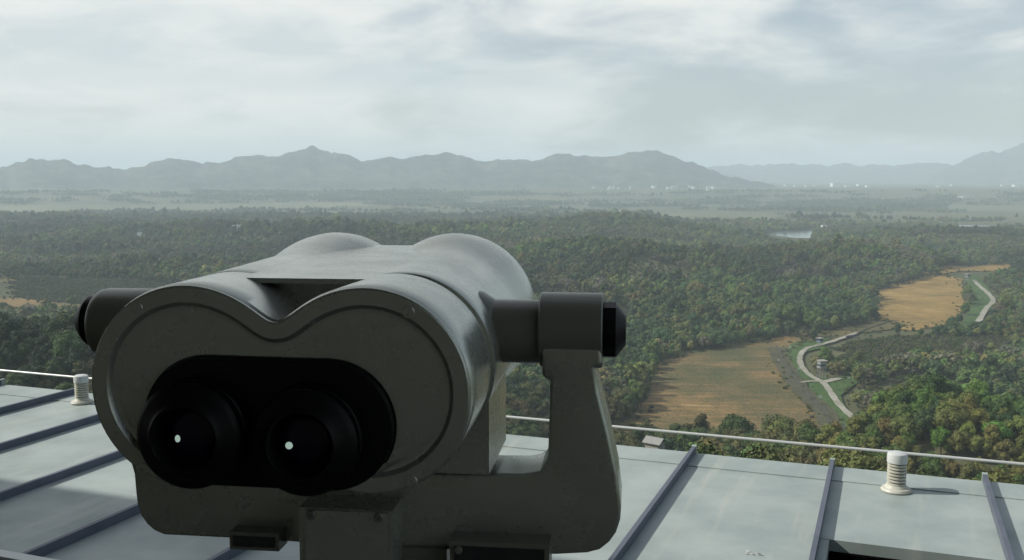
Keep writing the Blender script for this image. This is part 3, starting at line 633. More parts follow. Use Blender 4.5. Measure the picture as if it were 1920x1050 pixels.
# in roof coordinates: x along the edge, y = 0 at the outer edge and negative towards the deck
Y_DECK = -6.2
HATCH_Y = 0.5 * (to_roof(1541, 1012)[1] + to_roof(1845, 1046)[1])
roof = tag(roof_root('metal_roof'), 'pale grey standing seam metal roof below the viewing deck', 'roof')
I0, I1 = -11, 6
def sheet_part(name, x0, x1, y0, y1, z0, z1, m, parent, bev=0.004):
    bm = bmesh.new(); box(bm, (x0, y0, z0), (x1, y1, z1)); bevel(bm, bev, 1); return obj_bm(name, bm, m, parent, 40)
for i in range(I0, I1):
    x0, x1 = i * PITCHW + 0.004, (i + 1) * PITCHW - 0.004; w = 0.0015 * ((i * 7) % 3)
    y0 = HATCH_Y if i == 1 else Y_DECK
    sheet_part('roof_panel', x0, x1, y0, -0.24, -0.05, 0.0 + w, M['panel'], roof)
    sheet_part('edge_flashing', x0, x1, -0.262, 0.0, -0.09, 0.005 + w, M['panel'], roof)
    if i == 1:
        sheet_part('roof_panel', x0, x0 + 0.045, Y_DECK, HATCH_Y - 0.003, -0.05, 0.0, M['panel'], roof)
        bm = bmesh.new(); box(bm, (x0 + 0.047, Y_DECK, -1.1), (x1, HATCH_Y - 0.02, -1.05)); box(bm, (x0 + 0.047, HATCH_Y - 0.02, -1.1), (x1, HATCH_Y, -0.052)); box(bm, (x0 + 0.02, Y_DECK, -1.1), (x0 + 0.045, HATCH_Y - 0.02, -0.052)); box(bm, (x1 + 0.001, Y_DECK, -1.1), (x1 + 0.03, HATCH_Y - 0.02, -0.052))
        obj_bm('drain_well', bm, M['black_matt'], roof, 0)  # black walls paint in the darkness of the deep opening
for i in range(I0, I1 + 1):
    x = i * PITCHW; bm = bmesh.new(); box(bm, (x - 0.011, Y_DECK, 0.001), (x + 0.011, 0.012, 0.046)); bevel(bm, 0.004, 2)
    s_ = obj_bm('standing_seam', bm, M['seam'], roof, 40)
    bm = bmesh.new(); box(bm, (x - 0.013, -0.02, -0.02), (x + 0.013, 0.018, 0.050)); bevel(bm, 0.003, 1); obj_bm('seam_cap', bm, M['panel'], s_, 40)
rr_ = random.Random(3)
def splotch(bm, x, y, r, z=0.0075, n=9):
    c = bm.verts.new((x, y, z + 0.002)); ring = [bm.verts.new((x + r * rr_.uniform(0.6, 1.2) * math.cos(6.283 * k / n), y + r * rr_.uniform(0.5, 1.0) * math.sin(6.283 * k / n), z)) for k in range(n)]
    for k in range(n): bm.faces.new((c, ring[k], ring[(k + 1) % n]))
bm = bmesh.new(); gx, gy = to_roof(1420, 1040)
for k in range(8): splotch(bm, gx + rr_.uniform(-0.05, 0.05), gy + rr_.uniform(-0.015, 0.015), rr_.uniform(0.004, 0.009))
tag(obj_bm('bird_dropping', bm, M['soil_mark']), 'small speckled bird dropping on the roof sheet beside the drain well', 'dropping')
bpy.data.objects['bird_dropping'].location = (ORG[0], ORG[1], ROOF_Z); bpy.data.objects['bird_dropping'].rotation_euler = (0, 0, ROOF_YAW)

def vent(px, py, label):
    x, y = to_roof(px, py); p = ORG + ev * x + nv * y
    t = empty('roof_vent', (p[0], p[1], ROOF_Z + 0.004), 0); tag(t, label, 'vent', 'roof vents along the edge')
    bm = bmesh.new(); lathe(bm, [(0.074, 0), (0.076, 0.006), (0.070, 0.016), (0.058, 0.019), (0.050, 0.030), (0.047, 0.034)], n=36); obj_bm('base_flange', bm, M['vent'], t)
    bm = bmesh.new(); pr = [(0.034, 0.02)]
    for k in range(7):
        z = 0.034 + k * 0.0165; pr += [(0.034, z), (0.047, z + 0.001), (0.047, z + 0.008), (0.034, z + 0.011)]
    lathe(bm, pr + [(0.034, 0.152)], n=36); obj_bm('louvre_stack', bm, M['vent'], t, 30)
    bm = bmesh.new(); lathe(bm, [(0.047, 0.148), (0.050, 0.150), (0.050, 0.188), (0.047, 0.196), (0.038, 0.201), (0.002, 0.203)], n=36); obj_bm('cap', bm, M['vent_cap'], t, 30)
    return t
vent(1680, 921, 'ribbed white vent pipe on the roof right of the binoculars'); vent(154, 756, 'ribbed white vent pipe on the roof left of the binoculars')

rod = tag(roof_root('guard_rod'), 'thin pale metal rod running along the roof edge', 'rod')
bm = bmesh.new(); tube(bm, (I0 * PITCHW - 1, 0.05, 0.105), (I1 * PITCHW + 1, 0.05, 0.105), 0.0085, 12); obj_bm('rod', bm, M['rod'], rod)
for i in (-9.0, -2.55, 3.6):
    bm = bmesh.new(); x = i * PITCHW; box(bm, (x - 0.008, 0.044, -0.07), (x + 0.008, 0.056, 0.098)); box(bm, (x - 0.008, 0.0, -0.07), (x + 0.008, 0.044, -0.058)); obj_bm('bracket', bm, M['rod'], rod, 0)

walls = roof_root('building_wall'); tag(walls, 'concrete outer wall under the metal roof', kind='structure')
bm = bmesh.new(); box(bm, (I0 * PITCHW, -0.75, -22), (I1 * PITCHW, -0.35, -0.055)); obj_bm('wall_face', bm, M['concrete'], walls, 0)
deck = roof_root('deck'); tag(deck, 'covered viewing deck', kind='structure')
CX0, CX1 = I0 * PITCHW - 12, I1 * PITCHW
ox, oy = to_roof(0, 1030, CAM_Z - 0.75)          # outer edge of the parapet coping
cam_r = ((np.zeros(2) - ORG) @ ev, (np.zeros(2) - ORG) @ nv)
top = 1.6 + 4.0                                   # soffit well above the eye
_sh = on_level(110, 935, ROOF_Z) + np.array(SUN_DIR) * (top / SUN_DIR.z); cy0 = float((_sh[:2] - ORG) @ nv)    # its edge throws the shadow line across the roof
def slab(name, lo, hi, m): bm = bmesh.new(); box(bm, lo, hi); return obj_bm(name, bm, m, deck, 0)
slab('parapet', (CX0, oy - 0.22, -2.0), (CX1, oy - 0.03, 1.6 - 0.75 - 0.045), M['concrete'])
slab('coping', (CX0, oy - 0.26, 1.6 - 0.793), (CX1, oy - 0.030, 1.6 - 0.756), M['coping'])
slab('coping_trim', (CX0, oy - 0.028, 1.6 - 0.79), (CX1, oy, 1.6 - 0.75), M['white'])
slab('deck_floor', (CX0, cam_r[1] - 3.0, -0.08), (CX1, oy - 0.222, 0.03), M['deck_floor'])
slab('back_wall', (CX0, cam_r[1] - 3.2, -0.2), (CX1, cam_r[1] - 3.002, top), M['deck_wall'])
slab('soffit', (CX0, cam_r[1] - 3.2, top + 0.002), (CX1, cy0, top + 0.35), M['deck_ceiling'])

# ------------------------------------------------------------------ the mounted binoculars
M['pupil'] = material('pupil_glow', (0.3, 0.4, 0.35), 0.3, 0.4)  # glowing material imitating daylight at the eyepieces
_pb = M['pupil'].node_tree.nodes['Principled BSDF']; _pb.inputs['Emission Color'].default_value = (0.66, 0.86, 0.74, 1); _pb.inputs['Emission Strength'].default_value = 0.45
YAW, TILT = 0.1194, 0.0212
C0 = np.array([-0.1603, 0.66, CAM_Z - 0.144])                        # centre of the rear plate
AX, RT = np.array([math.sin(YAW), math.cos(YAW), 0]), np.array([math.cos(YAW), -math.sin(YAW), 0])
def at_s(px, py, s):
    """the point of a sight line on the upright plane s metres ahead of the rear plate: (right, up) from the plate's centre"""
    d = ray(px, py); o = np.array([0, 0, CAM_Z]) - C0; t = (s - o @ AX) / (d @ AX); p = o + d * t; return np.array([p @ RT, p[2]])
FLOOR = ROOF_Z + 0.03
ST = 0.15; u_mid = 0.5 * (at_s(1072, 617, ST)[0] + at_s(245, 600, ST)[0])
base = C0 + RT * u_mid + AX * ST; w0 = C0[2] - FLOOR                 # plate centre above the deck
scope = tag(empty('mounted_binoculars', (base[0], base[1], FLOOR), -YAW), 'olive grey pillar mounted viewing binoculars with black eyepieces on a forked cradle', 'binoculars')
ct, st_ = math.cos(TILT), math.sin(TILT)
def S(u, s, w, tilt=False):
    """scope coordinates (right, ahead, up from the rear plate's centre) to the root's"""
    if tilt: s, w = s * ct - w * st_, s * st_ + w * ct
    return Vector((u - u_mid, s - ST, w + w0))
def place(bm, tilt=True):
    for v in bm.verts: v.co = S(v.co.x, v.co.y, v.co.z, tilt)
RR, AA, LL, RF, AF = 0.0710, 0.0637, 0.3675, 0.0813, 0.0623
NA = 144
def outline(Rr, a, soft=0.27, inset=0.0, floor_=0.97):
    out = []
    for k in range(NA):
        th = 2 * math.pi * k / NA; c, s = math.cos(th), math.sin(th)
        cc = math.sqrt(c * c + (soft if s > 0 else 0.02) ** 2 * abs(s)) if True else abs(c)
        r = a * min(cc, 1.0) + math.sqrt(max(Rr * Rr - a * a * s * s, 1e-6))
        if s < 0 and abs(c) * r < a + 0.01: r = max(r, Rr * floor_ / max(-s, 1e-3)) if abs(c) * Rr * floor_ / max(-s, 1e-3) < a else r
        out.append((r * c, r * s))
    if inset:
        o = np.array(out); t = np.roll(o, -1, 0) - np.roll(o, 1, 0); t /= np.linalg.norm(t, axis=1)[:, None]; o = o + np.stack([-t[:, 1], t[:, 0]], 1) * inset; out = [tuple(p) for p in o]
    return out
def loft(bm, rows, closed_ends=False):
    prev = None; rings = []
    for pts_, s in rows:
        rings.append([bm.verts.new((p[0], s, p[1])) for p in pts_])
    for A, B in zip(rings, rings[1:]):
        for k in range(NA): bm.faces.new((A[k], A[(k + 1) % NA], B[(k + 1) % NA], B[k]))
    return rings
# --- body: rear housing, step, flaring barrels, hollow inside
rows = [(outline(RR - 0.0012, AA), 0.0035), (outline(RR, AA), 0.006), (outline(RR, AA, 0.24), 0.025), (outline(RR + 0.0003, AA, 0.18), 0.048), (outline(RR + 0.0003, AA, 0.12), 0.066), (outline(RR, AA, 0.08), 0.088), (outline(RR - 0.0015, AA, 0.08), 0.0895)]
rows += [(outline(RR - 0.0016, AA - 0.004, 0.08), 0.0900), (outline(RR - 0.0016, AA - 0.004, 0.08), 0.0940), (outline(RR - 0.0006, AA + 0.0024, 0.08), 0.0958)]
for k in range(19):
    q = k / 18; s = 0.097 + (0.345 - 0.097) * q; e = min(max((s - 0.255) / (0.338 - 0.255), 0), 1); e = e * e * (3 - 2 * e)
    rows.append((outline(RR + (RF - RR) * e, AA + 0.0024 + (AF - AA - 0.0024) * e, 0.08), s))
rows += [(outline(RF, AF, 0.08), 0.352), (outline(RF - 0.0015, AF, 0.08), 0.3655), (outline(RF - 0.004, AF, 0.08), LL), (outline(RF - 0.008, AF, 0.08), LL), (outline(RF - 0.010, AF, 0.08), LL - 0.004)]
bm = bmesh.new(); loft(bm, rows); place(bm); body = obj_bm('body', bm, M['paint'], scope, 32)
bm = bmesh.new(); loft(bm, [(outline(RF - 0.0101, AF, 0.08), LL - 0.0045), (outline(RF - 0.0115, AF, 0.08), 0.30), (outline(RR - 0.010, AA, 0.14), 0.15), (outline(RR - 0.010, AA, 0.14), 0.02)]); place(bm); obj_bm('inner_lining', bm, M['black_matt'], body, 0)
# --- web plate between the barrels
bm = bmesh.new(); zt = RR - 0.0016
prof = [(-0.052, 0.066), (0.050, 0.066), (0.060, 0.10), (0.062, 0.30), (0.055, 0.345), (-0.055, 0.345), (-0.062, 0.30), (-0.060, 0.10)]
lo_ = [bm.verts.new((u, s, zt - 0.0038)) for u, s in prof]; hi_ = [bm.verts.new((u, s, zt)) for u, s in prof]
bm.faces.new(lo_); bm.faces.new(hi_)
for k in range(len(prof)): bm.faces.new((lo_[k], lo_[(k + 1) % 8], hi_[(k + 1) % 8], hi_[k]))
bevel(bm, 0.0012, 2); box(bm, (-0.034, 0.0825, 0.0), (0.034, 0.0885, zt - 0.0042)); place(bm); obj_bm('web_plate', bm, M['paint'], body, 30)  # the box is an added plug blacking out stray light in the gap
# --- rear plate with raised rim and a stadium opening
px2u = lambda x, y, s=0.0: at_s(x, y, s)
hl, hr = px2u(388, 790), px2u(617, 799)                               # centres of the opening's round ends
hc = 0.5 * (hl + hr); hw = 0.5 * np.linalg.norm(hr - hl); ha = math.atan2(hr[1] - hl[1], hr[0] - hl[0]); HR = 0.0450
def stadium(Rr):
    out = []
    for k in range(NA):
        th = 2 * math.pi * k / NA - ha; c, s = math.cos(th), math.sin(th)
        r = Rr / max(abs(s), 1e-6)
        if abs(c) * r > hw:
            r = hw * abs(c) + math.sqrt(max(Rr * Rr - hw * hw * s * s, 1e-9))
        x, y = r * c, r * s; out.append((hc[0] + x * math.cos(ha) - y * math.sin(ha), hc[1] + x * math.sin(ha) + y * math.cos(ha)))
    return out
rim = lambda d: outline(RR, AA, 0.27, d)
rows = [(rim(0.0012), 0.0034), (rim(0.0012), 0.0008), (rim(0.0026), 0.0), (rim(0.0125), 0.0), (rim(0.0140), 0.0012), (rim(0.0155), 0.0030), (rim(0.0176), 0.0033), (rim(0.0198), 0.0031), (rim(0.0212), 0.0030), (stadium(HR + 0.0012), 0.0030), (stadium(HR), 0.0042)]
bm = bmesh.new(); loft(bm, rows); place(bm); rear = obj_bm('rear_plate', bm, M['paint'], scope, 28)
for sx, sy in ((258, 577), (766, 585), (266, 880), (770, 904)):
    u, w = px2u(sx, sy); bm = bmesh.new(); lathe(bm, [(0.0044, 0.002), (0.0044, -0.0002), (0.0040, -0.0005), (0.0012, -0.0006), (0.0008, 0.0002)], (u, 0, w), 'Y', 20); place(bm); obj_bm('screw', bm, M['paint'], rear, 30)
# --- black eyepiece housing and eyepieces
ends = [px2u(372, 806, -0.004), px2u(583, 818, -0.004)]
def holed_face(bm, outer, circles, s):
    es = []
    def ring(pl):
        vv = [bm.verts.new((p[0], s, p[1])) for p in pl]; r_ = [bm.edges.new((vv[k], vv[(k + 1) % len(vv)])) for k in range(len(vv))]; es.extend(r_); return vv
    o = ring(outer); inner = [ring([(c[0] + r * math.cos(6.28318 * k / 40), c[1] + r * math.sin(6.28318 * k / 40)) for k in range(40)]) for c, r in circles]
    bmesh.ops.triangle_fill(bm, use_beauty=True, use_dissolve=False, edges=es); return o, inner
bm = bmesh.new(); o_, _i = holed_face(bm, stadium(HR - 0.0025), [(ends[0], 0.026), (ends[1], 0.026)], -0.0040)
prev = o_
for d, s in ((0.0008, -0.0034), (0.0002, -0.002), (0.0002, 0.018)):
    cur = [bm.verts.new((p[0], s, p[1])) for p in stadium(HR - d)]
    for k in range(NA): bm.faces.new((prev[k], prev[(k + 1) % NA], cur[(k + 1) % NA], cur[k]))
    prev = cur
place(bm); obj_bm('eyepiece_housing', bm, M['black'], scope, 30)
for c in ends:
    bm = bmesh.new()
    lathe(bm, [(0.0262, 0.012), (0.0262, -0.0035), (0.0372, -0.0045), (0.0377, -0.008), (0.0375, -0.012), (0.0366, -0.0128), (0.0366, -0.0200), (0.0358, -0.0214), (0.0325, -0.0238), (0.0262, -0.0262), (0.0246, -0.0278), (0.0234, -0.0290), (0.0226, -0.0290), (0.0219, -0.0280), (0.0214, -0.0255), (0.0205, -0.020), (0.0200, -0.012), (0.0200, 0.010)], (c[0], 0, c[1]), 'Y', 64, capped=False)
    place(bm); ep = obj_bm('eyepiece', bm, M['rubber'], scope, 28)
    bm = bmesh.new(); lathe(bm, [(0.01985, -0.0140), (0.0190, -0.0150), (0.0155, -0.0168), (0.0110, -0.0181), (0.0060, -0.0188), (0.0004, -0.0190)], (c[0], 0, c[1]), 'Y', 48, capped=False); place(bm); ln_ = obj_bm('eye_lens', bm, M['coating'], ep, 60)
    e_ = at_s(*((332, 822) if c is ends[0] else (541, 835)), -0.019)           # small emissive disc stands in for daylight coming through the optics
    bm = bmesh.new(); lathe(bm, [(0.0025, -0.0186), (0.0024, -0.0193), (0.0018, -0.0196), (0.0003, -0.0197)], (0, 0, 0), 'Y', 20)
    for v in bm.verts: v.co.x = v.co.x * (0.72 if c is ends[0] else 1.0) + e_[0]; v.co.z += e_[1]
    place(bm); obj_bm('pupil_glow_disc', bm, M['pupil'], ln_, 60)
bm = bmesh.new(); holed_face(bm, outline(RF - 0.0118, AF, 0.08), [((c[0], c[1] + 0.31 * math.tan(R(8.0))), 0.038) for c in ends], 0.30); place(bm); obj_bm('added_baffle', bm, M['black_matt'], body, 0)  # added unseen light stop, its holes placed to let only sky light through
# --- prism housing under the barrels
kr = at_s(917, 890, 0.10); kb = kr[1]; ku = kr[0]
bm = bmesh.new(); box(bm, (-ku, 0.10, kb), (ku, 0.205, -0.01)); bevel(bm, 0.003, 2); place(bm, False); obj_bm('prism_housing', bm, M['paint'], scope, 30)
# --- trunnions, bearings, knobs
def cyl_px(name, x0, x1, y0, y1, m, steps, parent=scope, n=48, bev=0):
    """a level cross shaft whose ends and radius are read at (x0..x1, y0..y1)"""
    a, b = at_s(x0, 0.5 * (y0 + y1), ST), at_s(x1, 0.5 * (y0 + y1), ST); rad = 0.5 * abs(at_s(0.5 * (x0 + x1), y0, ST)[1] - at_s(0.5 * (x0 + x1), y1, ST)[1]); w = 0.5 * (a[1] + b[1])
    bm = bmesh.new(); lathe(bm, [(rad * r, a[0] + (b[0] - a[0]) * t) for r, t in steps], (0, ST, w), 'X', n); place(bm, False); return obj_bm(name, bm, m, parent, 28), rad, w
RND = [(0.94, 0), (1, 0.04), (1, 0.96), (0.94, 1)]
cyl_px('trunnion', 905, 1014, 562, 679, M['paint_dark'], [(1.30, -0.35), (1.25, 0.0), (1.0, 0.22), (1.0, 1.0)])
cyl_px('bearing', 1014, 1131, 549, 688, M['paint_dark'], [(0.97, 0), (1, 0.02), (1, 0.98), (0.97, 1)])
cyl_px('knob', 1132, 1174, 567, 671, M['black'], [(1, 0), (1, 0.55), (0.93, 0.62), (0.56, 0.98), (0.4, 1.0)], n=12)
cyl_px('trunnion', 300, 420, 545, 662, M['paint_dark'], [(1.0, 0), (1.0, 0.7), (1.3, 1.3)])
cyl_px('bearing', 190, 302, 541, 672, M['paint_dark'], [(0.88, 0), (0.96, 0.05), (1, 0.14), (1, 0.98), (0.97, 1)])
cyl_px('knob', 154, 189, 554, 648, M['black'], [(0.4, 0), (0.6, 0.03), (0.95, 0.45), (1, 0.55), (1, 1)], n=24)
# --- forked cradle
TH = 0.056; SF = ST - TH / 2
yk = [(1016, 640), (1016, 708), (1031, 713), (1029, 800), (1027, 858), (1012, 884), (980, 889), (700, 885), (420, 878), (345, 872), (318, 850), (302, 760), (300, 640), (196, 640), (196, 680), (214, 760), (236, 840), (250, 890), (253, 925), (256, 948), (263, 968), (274, 984), (288, 996), (306, 1004), (430, 1010),
      (560, 1018), (840, 1032), (1040, 1041), (1100, 1038), (1124, 1032), (1142, 1018), (1155, 1000), (1163, 976), (1165, 950), (1158, 890), (1142, 815), (1122, 735), (1114, 690), (1128, 684), (1128, 640)]
bm = bmesh.new(); fr = [bm.verts.new((*(lambda p: (p[0], SF, p[1]))(at_s(x, y, SF)),)) for x, y in yk]; f0 = bm.faces.new(fr)
ex = bmesh.ops.extrude_face_region(bm, geom=[f0]); bmesh.ops.translate(bm, verts=[g for g in ex['geom'] if isinstance(g, bmesh.types.BMVert)], vec=(0, TH, 0))
bevel(bm, 0.013, 5, 60); place(bm, False); yoke = obj_bm('cradle', bm, M['paint'], scope, 32)
# --- pillar head, service panel, plates
def front_box(name, x0, y0, x1, y1, s0, s1, m, parent=scope, bev=0.002, seg=2, extra=0.0):
    a, b = at_s(x0, y0, s0), at_s(x1, y1, s0); bm = bmesh.new(); box(bm, (min(a[0], b[0]), s0, min(a[1], b[1]) - extra), (max(a[0], b[0]), s1, max(a[1], b[1]))); bevel(bm, bev, seg); place(bm, False); return obj_bm(name, bm, m, parent, 30)
head = front_box('pillar_head', 560, 951, 737, 1050, 0.088, 0.212, M['paint'], extra=0.16, bev=0.006, seg=3)
panel = front_box('service_panel', 571, 956, 727, 1050, 0.0852, 0.0876, M['paint'], bev=0.0008, extra=0.10)
for sx, sy in ((583, 965), (710, 970)):
    u, w = at_s(sx, sy, 0.0855); bm = bmesh.new(); lathe(bm, [(0.0038, 0.0856), (0.0038, 0.0842), (0.003, 0.0834), (0.0012, 0.0834), (0.0011, 0.0846)], (u, 0, w), 'Y', 18); place(bm, False); obj_bm('screw', bm, M['screw'], panel, 30)
def plate(x0, y0, x1, y1, s, extra=0.0, fr_=9, marks=True):
    p_ = front_box('plate_frame', x0, y0, x1, y1, s, SF + 0.004, M['paint_dark'], bev=0.0012, extra=extra)
    a, b = at_s(x0 + fr_, y0 + fr_, s), at_s(x1 - fr_, y1 - fr_, s); bm = bmesh.new(); box(bm, (a[0], s - 0.0012, b[1] - extra * 0.86), (b[0], s - 0.0002, a[1])); place(bm, False); obj_bm('name_plate', bm, M['plate_dark'], p_, 0)
    return p_
front_box('neck', 700, 1024, 838, 1050, 0.118, 0.2, M['paint_dark'], extra=0.16, bev=0.004)
pl = plate(430, 997, 523, 1034, SF - 0.016, fr_=7); pr_ = plate(843, 1014, 1030, 1050, SF - 0.022, extra=0.05)
u, w = at_s(860, 1030, SF - 0.022); bm = bmesh.new(); lathe(bm, [(0.0032, SF - 0.023), (0.0032, SF - 0.0245), (0.0025, SF - 0.025), (0.0005, SF - 0.025)], (u, 0, w), 'Y', 16); place(bm, False); obj_bm('screw', bm, M['screw'], pr_, 30)
hb = head.data; zlow = min(v.co.z for v in hb.vertices)
bm = bmesh.new(); lathe(bm, [(0.052, zlow + 0.005), (0.058, zlow - 0.02), (0.060, 0.10), (0.075, 0.03), (0.085, 0.018)], n=40); obj_bm('pillar', bm, M['paint'], scope, 40)
bm = bmesh.new(); lathe(bm, [(0.16, 0.0), (0.16, 0.012), (0.155, 0.018), (0.05, 0.019)], n=48); ft = obj_bm('foot_plate', bm, M['paint'], scope, 30)
for k in range(4):
    bm = bmesh.new(); a = math.pi / 4 + k * math.pi / 2; lathe(bm, [(0.011, 0.018), (0.011, 0.027), (0.008, 0.030)], (0.125 * math.cos(a), 0.125 * math.sin(a), 0), n=6); obj_bm('bolt', bm, M['screw'], ft, 30)

# ------------------------------------------------------------------ small buildings in the valley
def ground_at(px, py): p = hit(px, py); return p, float(height(*p))
def bparts(root, name, m, boxes, smooth=0):
    bm = bmesh.new()
    for lo, hi in boxes: box(bm, lo, hi)
    return obj_bm(name, bm, m, root, smooth)
def watchtower(px, py, hgt, w, cabin_m, label, yaw=0.3, roof_m='shed_wall', braced=True):
    p, z = ground_at(px, py); t = tag(empty('watchtower', (p[0], p[1], z + 0.2), yaw), label, 'watchtower'); h0 = hgt * 0.60; a = w / 2
    for sx in (-1, 1):
        for sy in (-1, 1):
            bm = bmesh.new(); tube(bm, (sx * a * 0.85, sy * a * 0.85, -1), (sx * a * 0.7, sy * a * 0.7, h0), 0.16, 6); obj_bm('leg', bm, M['tower_grey'], t)
    for sx in (-1, 1):
        bm = bmesh.new(); tube(bm, (sx * a * 0.82, -a * 0.82, 0.4), (sx * a * 0.72, a * 0.72, h0), 0.08, 5); tube(bm, (sx * a * 0.82, a * 0.82, 0.4), (sx * a * 0.72, -a * 0.72, h0), 0.08, 5); tube(bm, (-a * 0.82, sx * a * 0.82, 0.4), (a * 0.72, sx * a * 0.72, h0), 0.08, 5); obj_bm('brace', bm, M['tower_grey'], t)
    bparts(t, 'floor_slab', M['tower_grey'], [((-a, -a, h0), (a, a, h0 + 0.25))])
    c = bparts(t, 'cabin', cabin_m, [((-a * 0.85, -a * 0.85, h0 + 0.25), (a * 0.85, a * 0.85, h0 + 1.2)), ((-a * 0.85, -a * 0.85, h0 + 2.2), (a * 0.85, a * 0.85, hgt - 0.3))] + [((sx * a * 0.78 - 0.12, sy * a * 0.78 - 0.12, h0 + 1.2), (sx * a * 0.78 + 0.12, sy * a * 0.78 + 0.12, h0 + 2.2)) for sx in (-1, 1) for sy in (-1, 1)])
    bparts(c, 'window_band', M['coating'], [((-a * 0.74, -a * 0.74, h0 + 1.2), (a * 0.74, a * 0.74, h0 + 2.2))])
    bm = bmesh.new(); box(bm, (-a * 1.2, -a * 1.2, hgt - 0.3), (a * 1.2, a * 1.2, hgt)); obj_bm('roof', bm, M[roof_m], t, 0)
    return t
watchtower(1540, 712, 11.5, 4.6, M['tower_grey'], 'tall grey watchtower with flat roof beside the fork of the track', 0.2)
watchtower(1537, 651, 6.6, 3.6, M['tower_blue'], 'small blue and white guard post beside the bend of the track', 0.5)
watchtower(1814, 529, 9.5, 4.6, M['tower_grey'], 'grey watchtower at the head of the upper track', 0.4)
def shed(px, dist, ztop_px, w, d, h, label, yaw, wall='shed_wall'):
    x, y = polar(px, dist); dep = (ztop_px - HOR) / F * dist * math.cos(math.atan((px - 960) / F)); ztop = CAM_Z - dep; z = min(float(height(x, y)), ztop - h - 0.9)
    t = tag(empty('shed', (x, y, ztop - h - 0.8), yaw), label, 'shed')
    wl = bparts(t, 'wall', M[wall], [((-w / 2, -d / 2, -6), (w / 2, d / 2, h))])
    bparts(wl, 'door', M['tower_grey'], [((-0.45, -d / 2 - 0.06, 0), (0.45, -d / 2 - 0.003, min(2.0, h - 0.2)))]); bparts(wl, 'window', M['coating'], [((w / 2 + 0.003, -0.5, h * 0.45), (w / 2 + 0.05, 0.5, h * 0.8))])
    ov = 0.45; bm = bmesh.new()
    for sgn in (-1, 1):
        v = [bm.verts.new(p) for p in ((0, -d / 2 - ov, h + 0.85), (0, d / 2 + ov, h + 0.85), (sgn * (w / 2 + ov), d / 2 + ov, h - 0.1), (sgn * (w / 2 + ov), -d / 2 - ov, h - 0.1))]
        v2 = [bm.verts.new(q.co + Vector((0, 0, 0.12))) for q in v]; bm.faces.new(v); bm.faces.new(v2)
        for k in range(4): bm.faces.new((v[k], v[(k + 1) % 4], v2[(k + 1) % 4], v2[k]))
    obj_bm('roof', bm, M['shed_roof'], t, 0)
    bm = bmesh.new()
    for y_ in (-d / 2, d / 2):
        f = [bm.verts.new((-w / 2, y_ * 0.995, h)), bm.verts.new((w / 2, y_ * 0.995, h)), bm.verts.new((0, y_ * 0.995, h + 0.8))]; bm.faces.new(f)
    obj_bm('gable', bm, M[wall], t, 0); return t
shed(1234, 190, 829, 2.4, 3.0, 2.4, 'small grey shed with a gable roof peeking over the roof edge', 0.9)
def hut(px, py, w, h, label, name='hut', lift=0.0):
    p, z = ground_at(px, py); t = tag(empty(name, (p[0], p[1], z + lift), 0.2), label, name.replace('_', ' '))
    bparts(t, 'wall', M['town'], [((-w / 2, -w / 3, -2), (w / 2, w / 3, h))]); bparts(t, 'roof', M['town_roof'], [((-w * 0.53, -w * 0.36, h + 0.01), (w * 0.53, w * 0.36, h + h * 0.12))]); return t
hut(1165, 403, 9, 11, 'tiny white hut on the crest of the wooded mid hill', lift=4)
hut(280, 364, 20, 11, 'lone white building at the foot of the mountains')
hut(446, 433, 17, 9, 'low pale building among the trees of the western plain')
hut(262, 450, 7, 11, 'small pale hut deep in the western wood')
hut(763, 386, 18, 12, 'small pale farm building out on the grassland plain')
hut(1545, 433, 12, 12, 'tiny white pump house beside the river bend')
hut(1810, 371, 60, 7, 'long low pale building on the eastern plain')
tr = random.Random(5)
bx_ = [(1110 + tr.random() * 250, 347 + tr.gauss(0, 1.6)) for _ in range(26)]
for k, (px, py) in enumerate(sorted(bx_)): hut(px, py + 6, tr.uniform(10, 30), tr.uniform(7, 15), 'small white building in the hazy town under the mountain range', 'town_building')['group'] = 'buildings of the town under the mountains'
for k, (px, py) in enumerate([(1475, 346), (1492, 347), (1512, 348), (1528, 346), (1590, 347), (1612, 346), (1628, 348), (1760, 348), (1785, 346), (1880, 346), (1905, 347)]):
    hut(px, py + 3, tr.uniform(16, 46), tr.uniform(7, 14), 'small pale building in the hazy settlement under the faint ridge', 'town_building')['group'] = 'buildings of the eastern settlement'
hut(1566, 350, 60, 24, 'largest bright white building in the hazy settlement under the faint ridge', 'town_building')
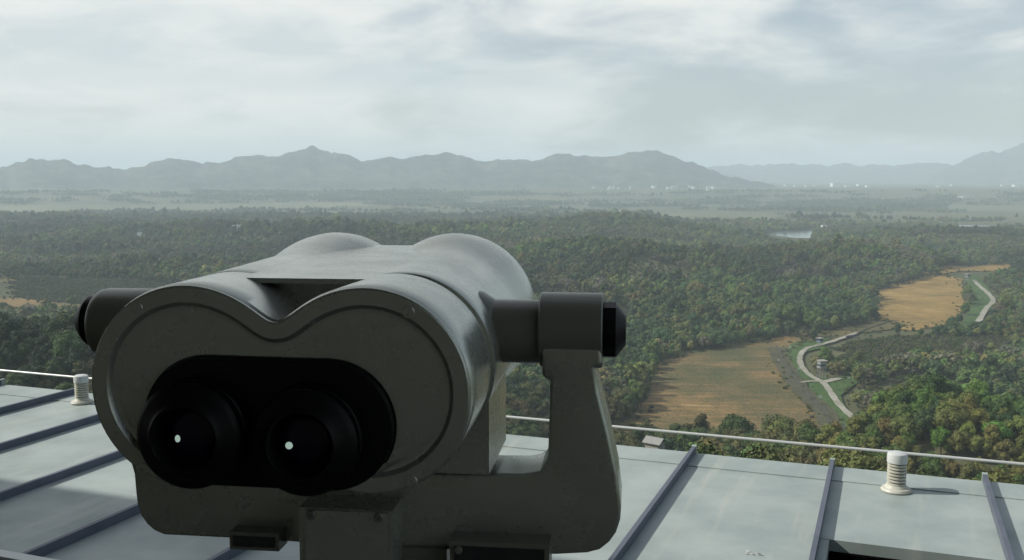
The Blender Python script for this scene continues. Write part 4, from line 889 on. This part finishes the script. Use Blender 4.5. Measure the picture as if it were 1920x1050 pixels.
# security fence along the dry field
fence = tag(empty('security_fence', (*verge_line[0], 0), 0), 'dark wire security fence along the edge of the dry field', 'fence')
dense = []
for a, b in zip(verge_line, verge_line[1:]):
    n = max(2, int(np.linalg.norm(b - a) / 5)); dense += [a + (b - a) * k / n for k in range(n)]
dense.append(verge_line[-1]); fz = [float(height(*p)) for p in dense]; o0 = verge_line[0]
pm = bpy.data.meshes.new('post'); bm = bmesh.new(); box(bm, (-0.09, -0.09, -0.5), (0.09, 0.09, 3.0)); bm.to_mesh(pm); bm.free(); pm.materials.append(M['wire'])
for p, z in zip(dense, fz):
    o = bpy.data.objects.new('post', pm); col.objects.link(o); o.parent = fence; o.location = (p[0] - o0[0], p[1] - o0[1], z + 0.8)
bm = bmesh.new()
for (p, z), (q, z2) in zip(zip(dense, fz), zip(dense[1:], fz[1:])):
    for h in np.arange(0.3, 3.0, 0.3): tube(bm, (p[0] - o0[0], p[1] - o0[1], z + 0.8 + h), (q[0] - o0[0], q[1] - o0[1], z2 + 0.8 + h), 0.025, 4)
tag(obj_bm('wire', bm, M['wire'], fence, 0), kind='stuff')
for px, py, lab in ((1481, 656, 'white marker board at the far bend of the fence'), (1460, 682, 'white marker board at the field corner of the fence'), (1498, 697, 'white marker board between the fence and the bend of the track'), (1538, 752, 'white marker board between the fence and the lower track'), (1591, 716, 'white marker board at the end of the short track branch')):
    p, z = ground_at(px, py); t = tag(empty('marker_board', (p[0], p[1], z + 0.6), 0), lab, 'marker board')
    bparts(t, 'post', M['tower_grey'], [((-0.06, -0.06, -0.5), (0.06, 0.06, 1.6))]); bparts(t, 'board', M['white'], [((-0.75, -0.12, 1.0), (0.75, -0.062, 2.3))])
p, z = ground_at(1597, 634); t = tag(empty('bridge_parapet', (p[0], p[1], z + 0.5), 0.6), 'dark low parapet where the track leaves the bend', 'parapet')
bparts(t, 'rail', M['coping'], [((-7, -0.2, 0.9), (7, 0.2, 1.8))]); 
for k in range(6): bparts(t, 'post', M['coping'], [((-6.5 + k * 2.6 - 0.2, -0.15, -1), (-6.5 + k * 2.6 + 0.2, 0.15, 0.898))])
